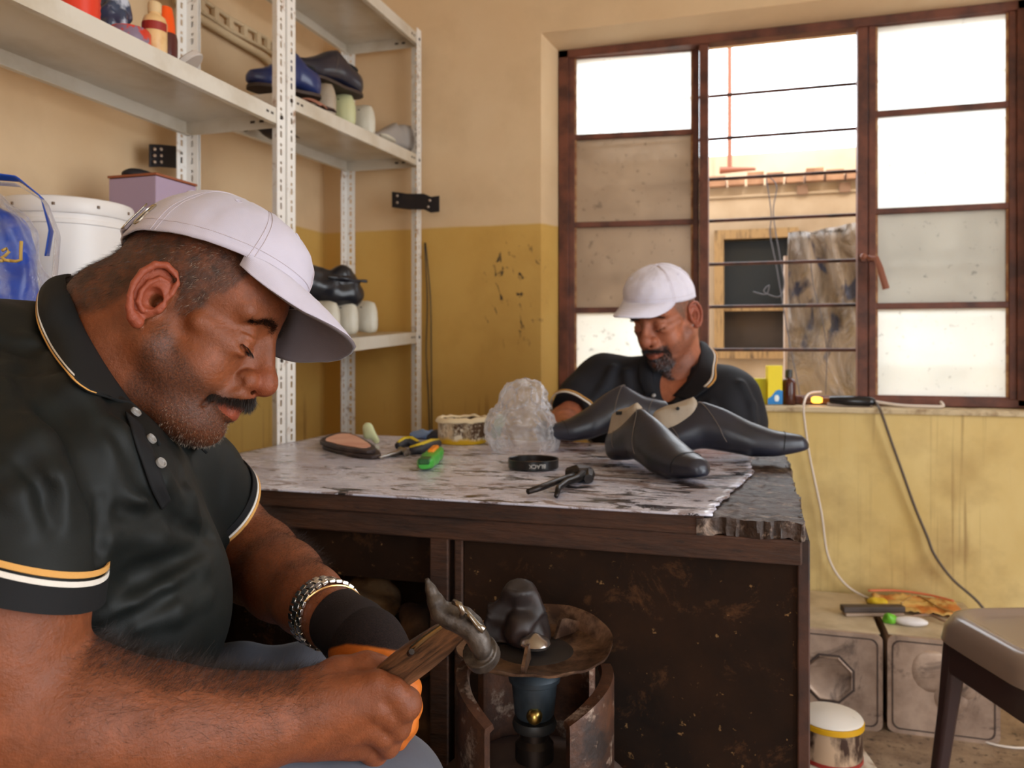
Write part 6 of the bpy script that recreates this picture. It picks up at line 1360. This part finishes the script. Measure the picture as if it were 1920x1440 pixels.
# ---------------- tins on the floor ----------------
tinm = NT('tarnished tinplate'); v = tinm.coord(); cc = tinm.mix(tinm.noise(v, 6, 6, .65, .35, .65), lin(196, 170, 150), lin(140, 116, 100)); cc = tinm.mix(tinm.math('MULTIPLY', tinm.noise(v, 9, 7, .7, .54, .68, 1.0), .8), cc, lin(58, 46, 44)); tinm.pr(cc, .42, .45, tinm.noise(v, 12, 5, lo=.2, hi=.8), .3, .004); tinm = tinm.m
tint = M('dusty tin top', lin(214, 196, 166), .6, .1, lin(176, 156, 126), 9, .4, .7)
darkt = M('tin groove', lin(76, 62, 56), .5, .4)
def rr(w, h, r, n=5): 
    o = []
    for cx_, cz_, a0 in ((w-r, h-r, 0), (r, h-r, PI/2), (r, r, PI), (w-r, r, 3*PI/2)):
        for i in range(n+1): a_ = a0+PI/2*i/n; o.append((cx_+r*math.cos(a_), cz_+r*math.sin(a_)))
    return o
def oil_tin(label, x0, x1, y0, y1, oct_=True):
    w, h = x1-x0, .238; t = thing('oil_tin', label, 'tin', ((x0+x1)/2, (y0+y1)/2, 0), group='square oil tins on the floor')
    b = MB(); rg = []
    for yy, ins in ((y0, .004), (y0, 0.0), (y0+.006, -.001), (y0+.010, .002), (y1, .002)): rg.append([(x0+ins+(px_)*(w-2*ins)/w, yy, ins+(pz_)*(h-2*ins)/h) for px_, pz_ in rr(w, h, .018)])
    b.rings(rg); bd = b.obj('shell', tinm, t, world=True, smooth=40)
    # recessed end panel with octagonal boss
    c_ = ((x0+x1)/2-.002, h/2+.0)
    b = MB(); b.rings([[(x0+.010+px_*(w-.02)/w, y0-.0008, .010+pz_*(h-.02)/h) for px_, pz_ in rr(w, h, .02)], [(x0+.013+px_*(w-.026)/w, y0-.0008, .013+pz_*(h-.026)/h) for px_, pz_ in rr(w, h, .02)]], cap=False); b.obj('rim_groove', darkt, t, world=True, smooth=0, solid=.0008)
    b = MB(); b.rings([[(x0+.012+px_*(w-.024)/w, y0-.0005, .012+pz_*(h-.024)/h) for px_, pz_ in rr(w, h, .02)], [(x0+.018+px_*(w-.036)/w, y0+.004, .018+pz_*(h-.036)/h) for px_, pz_ in rr(w, h, .02)]], cap=False); b.obj('end_rim', tinm, t, world=True, smooth=40)
    if oct_:
        r_ = .056; ring = lambda r, y: [(c_[0]+r*math.cos(PI/8+k*PI/4), y, c_[1]+r*math.sin(PI/8+k*PI/4)) for k in range(8)]
        b = MB(); b.rings([ring(r_+.004, y0-.0004), ring(r_, y0-.004), ring(r_-.006, y0-.001), ring(r_-.007, y0-.0006)], cap=True); b.obj('embossed_octagon', tinm, t, world=True, smooth=30)
        b = MB(); b.rings([ring(r_+.009, y0-.0008), ring(r_+.003, y0-.0010)], cap=False); b.obj('octagon_groove', darkt, t, world=True, smooth=0, solid=.0008)
    MB().bb(x0+.004, x1-.004, y0+.012, y1-.004, h-.0015, h+.0008).obj('dusty_top', tint, t, world=True)
    return t
ty = 2.15; xa0 = onY(1655, 1300, ty).x
t1 = oil_tin('square tin with embossed octagon lying by the bench side', xa0-.243, xa0, ty, 2.492)
t2 = oil_tin('square dented tin lying nearest to the plastic stool legs', xa0+.012, xa0+.258, ty+.008, 2.492, False)
b = MB(); 
for k, (x, z, rr_) in enumerate(((.10,.16,.05),(.14,.10,.04),(.17,.13,.03))): b.ball((xa0+.012+x, ty+.010, z), (rr_, .006, rr_*1.1), 14, 8)
b.obj('dent', tinm, t2, world=True, smooth=180)
TT2 = .2395
def on2(px, py, dz=0): q = onZ(px, py, TT2); return Vector((q.x, q.y, TT2+dz))
a, b_ = on2(1578, 1152), on2(1694, 1152); m = frame(a, b_); L = (b_-a).length
t = thing('flat_bar', 'dark flat bar with pale lower edge lying across both tins', 'bar', mat4=m); MB().bb(0, L, -.014, .014, .008, .024).obj('bar', M('dark brown bar', lin(74, 60, 52), .6), t, bevel=.003); MB().bb(.004, L-.004, -.017, .010, 0, .008).obj('pale_edge', M('pale edge', lin(168, 144, 124), .6), t, bevel=.002)
def lump(name, px, py, r, m_, lab, cat, amp=.006, fr=50, Zb=TT2):
    q = on2(px, py) if Zb == TT2 else onZ(px, py, Zb); F_ = Field((q.x-r[0]-.03, q.y-r[1]-.03, Zb), (q.x+r[0]+.03, q.y+r[1]+.03, Zb+2*r[2]+.03), .0035); F_.ell((q.x, q.y, Zb+r[2]*.8), r, .01); V_, Q_ = F_.mesh(); V_ = V_+F_.grad(V_)*np.array([mn.noise(Vector(tuple(a_*fr)))*amp for a_ in V_])[:, None]; V_[:,2] = np.maximum(V_[:,2], Zb)
    return setp(npobj(name, V_, Q_, m_, None, None, world_root=(q.x, q.y, Zb)), lab, cat)
lump('soap_bar', 1708, 1172, (.040,.018,.012), M('white soap', lin(232, 226, 226), .4), 'white rounded bar lying on the tin nearest the stool', 'soap', .001)
lump('green_scrap', 1668, 1168, (.016,.014,.014), M('bright green film', lin(112, 190, 50), .4), 'bright green scrap between the two tins', 'scrap')
lump('yellow_scrap', 1645, 1135, (.026,.018,.012), M('yellow film', lin(232, 200, 50), .4), 'yellow scrap behind the dark bar on tin', 'scrap')
q = on2(1715, 1140); b = MB(); b.grid(lambda u, v: (q.x-.10+.21*u, q.y-.07+.14*v, TT2+.006+.016*abs(mn.noise(Vector((u*4, v*3, 1))))+.010*abs(mn.noise(Vector((u*12, v*8, 4))))), 36, 22); one('plastic_packet', b, M('orange yellow wrapper', lin(226, 186, 110), .35, 0, lin(214, 130, 60), 14, .5, .62), (q.x, q.y, TT2), 'crumpled orange and yellow wrapper spread on the second tin', 'wrapper', solid=.002, smooth=180)
for i, (c_, pts) in enumerate(((lin(226,120,80), ((1628,1122),(1680,1122),(1740,1130),(1788,1142))), (lin(190,150,90), ((1690,1142),(1720,1128),(1760,1150),(1790,1160))), (lin(150,120,100), ((1700,1165),(1740,1160),(1770,1172),(1792,1176))))):
    wire('loose_strip', [on2(x, y, .022-.006*i) for x, y in pts], .003, M('strip %d' % i, c_, .5), ('orange strip lying along the back of the tins', 'tan strip curling over the orange wrapper', 'brownish strip in front of orange wrapper')[i], 'strip')
# ---------------- glue can on a small painted box ----------------
q = onZ(1566, 1420, .185); dq = Vector((q.x, q.y, 0)); t = thing('painted_box', 'small white painted box with red sides under the glue can', 'box', dq); m = Matrix.Translation(dq) @ Matrix.Rotation(R_(12), 4, 'Z')
b = MB(); b.m = m; b.bb(-.062, .066, -.075, .070, .172, .184); b.obj('top', M('splashed white paint', lin(216, 206, 190), .6, 0, lin(160, 130, 104), 18, .5, .62), t, world=True, bevel=.003)
b = MB(); b.m = m; b.bb(-.058, .062, -.071, .066, 0, .172); b.obj('sides', M('dull red sides', lin(120, 50, 38), .6, 0, lin(60, 40, 34), 10), t, world=True, bevel=.003)
gc = dq+Vector((-.008, .004, .185)); t = thing('glue_can', 'round glue can with white caked lid and yellow rim on the box', 'can', gc)
MB().lathe([(.0001,0),(.055,0),(.056,.003),(.056,.060),(.0001,.060)], 40, gc).obj('can', M('smeared can side', lin(206, 176, 146), .45, .2, lin(66, 44, 34), 20, .5, .6, stretch=(1,1,.5)), t, world=True, smooth=40)
MB().lathe([(.056,.060),(.059,.062),(.059,.070),(.057,.072),(.0001,.073)], 40, gc).obj('yellow_rim', M('yellow glue rim', lin(212, 160, 20), .4), t, world=True, smooth=40)
MB().lathe([(.0001,.0732),(.0575,.0732),(.055,.077),(.0001,.078)], 40, gc).obj('caked_lid', M('white caked lid', lin(234, 226, 216), .7, 0, lin(90, 76, 66), 16, .6, .66, .4), t, world=True, smooth=60)
MB().lathe([(.0565,.0),(.057,.0),(.057,.007),(.0565,.007)], 40, gc).obj('red_base', M('red base band', lin(150, 40, 30), .5), t, world=True)
# ---------------- plastic stool ----------------
sc_ = CFm @ Vector((.965, 1.405, 0)); m = Matrix.Translation(sc_) @ Matrix.Rotation(R_(3)+YAW, 4, 'Z')
stm = M('taupe moulded plastic', lin(140, 122, 110), .22); std = M('dark brown leg plastic', lin(62, 46, 46), .3)
t = thing('plastic_stool', 'glossy taupe plastic stool with dark legs at right edge', 'stool', mat4=m)
def sq(r, c=.10, z=0.0, n=8):
    o = []
    for cx_, cy_, a0 in ((1,1,0),(-1,1,PI/2),(-1,-1,PI),(1,-1,3*PI/2)):
        for i in range(n+1): a_ = a0+PI/2*i/n; o.append((cx_*(r-c)+c*math.cos(a_), cy_*(r-c)+c*math.sin(a_), z))
    return o
R0 = .155
b = MB(); b.rings([sq(R0-.008, .07, .392), sq(R0, .07, .398), sq(R0-.004, .07, .425), sq(R0-.014, .07, .445), sq(R0-.026, .065, .450), sq(R0-.036, .06, .449), sq(R0-.044, .055, .443), sq(R0-.06, .05, .441), sq(.03, .02, .443)], cap=True); b.obj('seat', stm, t, smooth=60)
b = MB(); b.rings([sq(.030, .029, .4435), sq(.022, .02, .4440), sq(.02, .018, .436)], cap=True); b.obj('seat_hole', darkm, t, smooth=60)
for i in (-1, 1):
    for j in (-1, 1):
        b = MB(); rg = []
        for z, o_, w in ((.430, .108, .034), (.40, .116, .034), (.25, .128, .026), (.0, .150, .021)):
            rg.append([(i*(o_)+w*.9*sx, j*(o_)+w*.9*sy, z) for sx, sy in ((-.6,-.6),(.6,-.6),(.6,.6),(-.6,.6))])
        b.rings(rg); b.obj('leg', std, t, bevel=.006)
for i in (-1, 1):
    b = MB(); b.bb(-.11, .11, i*.134-.003, i*.134+.003, .335, .40); b.obj('apron', std, t, bevel=.002); b = MB(); b.bb(i*.134-.003, i*.134+.003, -.11, .11, .335, .40); b.obj('apron', std, t, bevel=.002)
# thin cable on the floor under the stool
wire('power_cord', [onZ(1800, 1340, .004), onZ(1815, 1372, .004), onZ(1850, 1392, .004), onZ(1905, 1402, .004), onZ(1960, 1400, .004)], .003, whitew, 'thin pale cord lying on floor beneath the plastic stool', 'cord')
# ---------------- gas cylinder with burner ----------------
gx = CFm @ Vector((.028, 1.0, 0)); t = thing('gas_cylinder', 'rusty brown gas cylinder with collar guard and blue valve before the bench', 'gas cylinder', gx)
rusty = NT('rusty cylinder steel'); v = rusty.coord(); cc = rusty.mix(rusty.noise(v, 12, 7, .7, .38, .62), lin(96, 60, 40), lin(40, 28, 24)); cc = rusty.mix(rusty.noise(v, 22, 5, .7, .56, .66), cc, lin(150, 128, 112)); rusty.pr(cc, .5, .3, rusty.noise(v, 40, 6, lo=.2, hi=.8), .4, .003); rusty = rusty.m
MB().lathe([(.0001,.03),(.10,.03),(.135,.05),(.15,.09),(.15,.33),(.142,.375),(.12,.405),(.085,.425),(.04,.434),(.0001,.436)], 48, gx).obj('tank', M('dusty grey tank', lin(104, 86, 78), .5, .3, lin(60, 48, 44), 10), t, world=True, smooth=40)
MB().lathe([(.115,0),(.122,0),(.122,.05),(.115,.05),(.115,0)], 40, gx).obj('foot_ring', rusty, t, world=True, smooth=40)
aw = math.atan2(-gx.y, -gx.x)    # azimuth towards the camera
def guard(a0, a1, z0, ztop, r=.094, th=.010, n=26):
    b = MB(); rg = []
    for i in range(n+1):
        a_ = a0+(a1-a0)*i/n; zt = ztop(i/n); c_, s_ = math.cos(a_), math.sin(a_)
        rg.append([(gx.x+rr_*c_, gx.y+rr_*s_, z) for rr_, z in ((r-th/2, z0), (r+th/2+.018*0, z0), (r+th/2, zt-.006), (r+th/2-.001, zt), (r-th, zt+.001), (r-th-.003, zt-.006), (r-th/2, zt-.008))])
    b.rings(rg); return b
guard(aw+.42, aw+1.75, .41, lambda u: .548-.030*(1-u)**2).obj('collar_guard', rusty, t, world=True, smooth=50)
guard(aw-1.9, aw-.62, .41, lambda u: .545-.036*u**2).obj('collar_guard', rusty, t, world=True, smooth=50)
guard(aw+2.2, aw+4.0, .41, lambda u: .560).obj('collar_guard', rusty, t, world=True, smooth=50)
vb = M('grey blue valve paint', lin(66, 76, 84), .45, .4, lin(40, 46, 52), 20); vc = gx+Vector((0,0,0))
MB().lathe([(.0001,.436),(.024,.436),(.024,.455),(.018,.462),(.018,.475),(.0001,.475)], 20, vc).obj('valve_base', M('dark valve steel', lin(60, 52, 48), .4, .8), t, world=True, smooth=40)
MB().lathe([(.0001,.472),(.026,.474),(.028,.480),(.026,.486),(.0001,.488)], 24, vc).obj('valve_collar', M('black rubber', (.02,.02,.02), .5), t, world=True, smooth=40)
va = MB().lathe([(.0001,.488),(.022,.489),(.025,.494),(.0285,.532),(.032,.534),(.033,.540),(.030,.545),(.022,.552),(.0001,.553)], 32, vc).obj('valve', vb, t, world=True, smooth=40)
kp = vc+Vector((math.cos(aw)*.026, math.sin(aw)*.026, .500)); MB().ball(kp, (.010,.010,.010), 14, 8).obj('brass_knob', M('brass', (.55,.4,.12), .3, 1), va, world=True)
# burner on the valve
bz = .575; bc = vc+Vector((0,0,0)); t = thing('gas_burner', 'worn metal burner plate with raised broken rim on the gas cylinder', 'burner', (bc.x, bc.y, .552)); pm2 = NT('scorched plate'); v = pm2.coord(); cc = pm2.mix(pm2.noise(v, 16, 7, .7, .38, .62), lin(168, 134, 108), lin(78, 58, 48)); pm2.pr(cc, .38, .7, pm2.noise(v, 30, 5, lo=.2, hi=.8), .3, .002); pm2 = pm2.m
MB().lathe([(.0001,.552),(.012,.552),(.012,.574),(.0001,.574)], 16, bc).obj('burner_pipe', steelm, t, world=True)
def prf(a_): 
    k = 1+.05*mn.noise(Vector((math.cos(a_)*2, math.sin(a_)*2, 0))); up_ = .004+.020*max(0, math.cos(a_-(aw+2.6)))+.004*mn.noise(Vector((math.cos(a_)*3, math.sin(a_)*3, 4)))
    return [(.045*k, bz-.004), (.060*k, bz-.005), (.085*k, bz), (.094*k, bz+up_*.9), (.097*k, bz+up_), (.0965*k, bz+up_-.003), (.086*k, bz-.004), (.060*k, bz-.008), (.045*k, bz-.008)]
b = MB(); rg = []
for i in range(72): a_ = 2*PI*i/72; rg.append([(bc.x+r_*math.cos(a_), bc.y+r_*math.sin(a_), z) for r_, z in prf(a_)])
rg.append(rg[0]); b.rings(rg, cap=False); b.obj('plate', pm2, t, world=True, smooth=50)
MB().lathe([(.0001,.574),(.046,.573),(.050,.570),(.0001,.566)], 32, bc).obj('burner_pan', M('sooty pan', lin(40, 34, 32), .6, .4), t, world=True, smooth=40)
kc = CFm @ Vector(C(1003, 1205, .985)); MB().lathe([(.0001,0),(.017,.001),(.0195,.005),(.017,.010),(.010,.013),(.004,.017),(.0001,.018)], 24, (kc.x, kc.y, .580)).obj('burner_cap', M('bright burner cap', lin(166, 156, 150), .22, .9), t, world=True, smooth=50)
for a_, l_ in ((aw-.15, .05), (aw+2.4, .045), (aw-2.3, .045)): b = MB(); b.m = Matrix.Translation((bc.x, bc.y, bz)) @ Matrix.Rotation(a_, 4, 'Z'); b.add([(.038,-.002,0),(.088,-.002,-.002),(.088,-.002,.010),(.058,-.002,.022),(.050,-.002,.022),(.038,.002,0),(.088,.002,-.002),(.088,.002,.010),(.058,.002,.022),(.050,.002,.022)], [(0,1,2,3,4),(9,8,7,6,5),(0,5,6,1),(1,6,7,2),(2,7,8,3),(3,8,9,4),(4,9,5,0)]); b.obj('pot_support', pm2, t, world=True, smooth=0)
# black rag on the burner
rc = CFm @ Vector(C(968, 1180, 1.03)); F_ = Field((rc.x-.07, rc.y-.07, .566), (rc.x+.07, rc.y+.07, .66), .003); F_.ell((rc.x, rc.y, .600), (.024, .024, .036), .01); F_.cone((rc.x-.02, rc.y, .590), .014, (rc.x+.02, rc.y, .585), .014, .01); V_, Q_ = F_.mesh(); V_ = V_+F_.grad(V_)*np.array([(.5-abs(mn.noise(Vector(tuple(a_*38)))))*.034 for a_ in V_])[:, None]; V_[:,2] = np.maximum(V_[:,2], .5745)
setp(npobj('black_rag', V_, Q_, M('charred leather scrap', lin(30, 19, 17), .55, 0, lin(52, 33, 28), 20, .5, .7), None, None, world_root=(rc.x, rc.y, .575)), 'crumpled dark scrap of leather lying on the burner plate', 'rag')
# rubble of scraps in the open left bay of the bench
cols = [M('dusty rubble', lin(190, 160, 124), .9, 0, lin(84, 66, 50), 12, .4, .6, .6), M('dark rags', lin(84, 64, 52), .9, 0, lin(140, 104, 76), 14, .5, .7, .5)]
for i, (px, py, r_, lab) in enumerate(((688, 1095, (.05,.05,.04), 'dusty bundle heaped inside the bench bay behind the gloved hand'), (790, 1135, (.040,.045,.05), 'dark rag bundle heaped in bench bay beside the stile'))):
    q = onY(px, py, 1.235); zb = max(0, q.z-r_[2]); F_ = Field((q.x-.13, q.y-.12, 0), (q.x+.13, q.y+.12, q.z+.09), .006); F_.ell((q.x, q.y, q.z-r_[2]), r_, .02); F_.cone((q.x, q.y, q.z-r_[2]*1.2), r_[0]*.7, (q.x, q.y, .05), .035, .03); V_, Q_ = F_.mesh(); V_ = V_+F_.grad(V_)*np.array([mn.noise(Vector(tuple(a_*26)))*.022 for a_ in V_])[:, None]; V_[:,2] = np.maximum(V_[:,2], 0)
    setp(npobj('rag_bundle', V_, Q_, cols[0 if i == 0 else 1], None, None, world_root=(q.x, q.y, 0)), lab, 'rag bundle')
# ---------------- light ----------------
w = bpy.data.worlds.new('daylight'); SC.world = w; w.use_nodes = True; nt = w.node_tree
bg = nt.nodes['Background']; bg.inputs[0].default_value = (.90, .95, 1.0, 1); bg.inputs[1].default_value = WORLD
sd = bpy.data.lights.new('sun', 'SUN'); so = bpy.data.objects.new('sun', sd); COL.objects.link(so)
sd.energy = SUN; sd.angle = R_(1); sd.color = (1, .92, .8); so.rotation_euler = (R_(48), 0, R_(18))
def portal(name, loc, rot, sx, sy):
    d = bpy.data.lights.new(name, 'AREA'); d.shape = 'RECTANGLE'; d.size = sx; d.size_y = sy; d.cycles.is_portal = True
    o = bpy.data.objects.new(name, d); COL.objects.link(o); o.location = loc; o.rotation_euler = rot
portal('window_daylight', ((WX0+WX1)/2, YB+.21, (WZ0+WZ1)/2), (R_(-90), 0, 0), WX1-WX0, WZ1-WZ0)
portal('doorway_daylight', ((DX0+DX1)/2, YN-.14, DZ/2), (R_(90), 0, 0), DX1-DX0, DZ)
portal('added_opening_daylight', (XR+.19, (RY0+RY1)/2, RZ/2), (R_(90), 0, R_(90)), RY1-RY0, RZ)  # portal for the added opening in the right wall
SC.cycles.max_bounces = 8; SC.cycles.diffuse_bounces = 4; SC.cycles.transparent_max_bounces = 12; SC.cycles.sample_clamp_indirect = 8
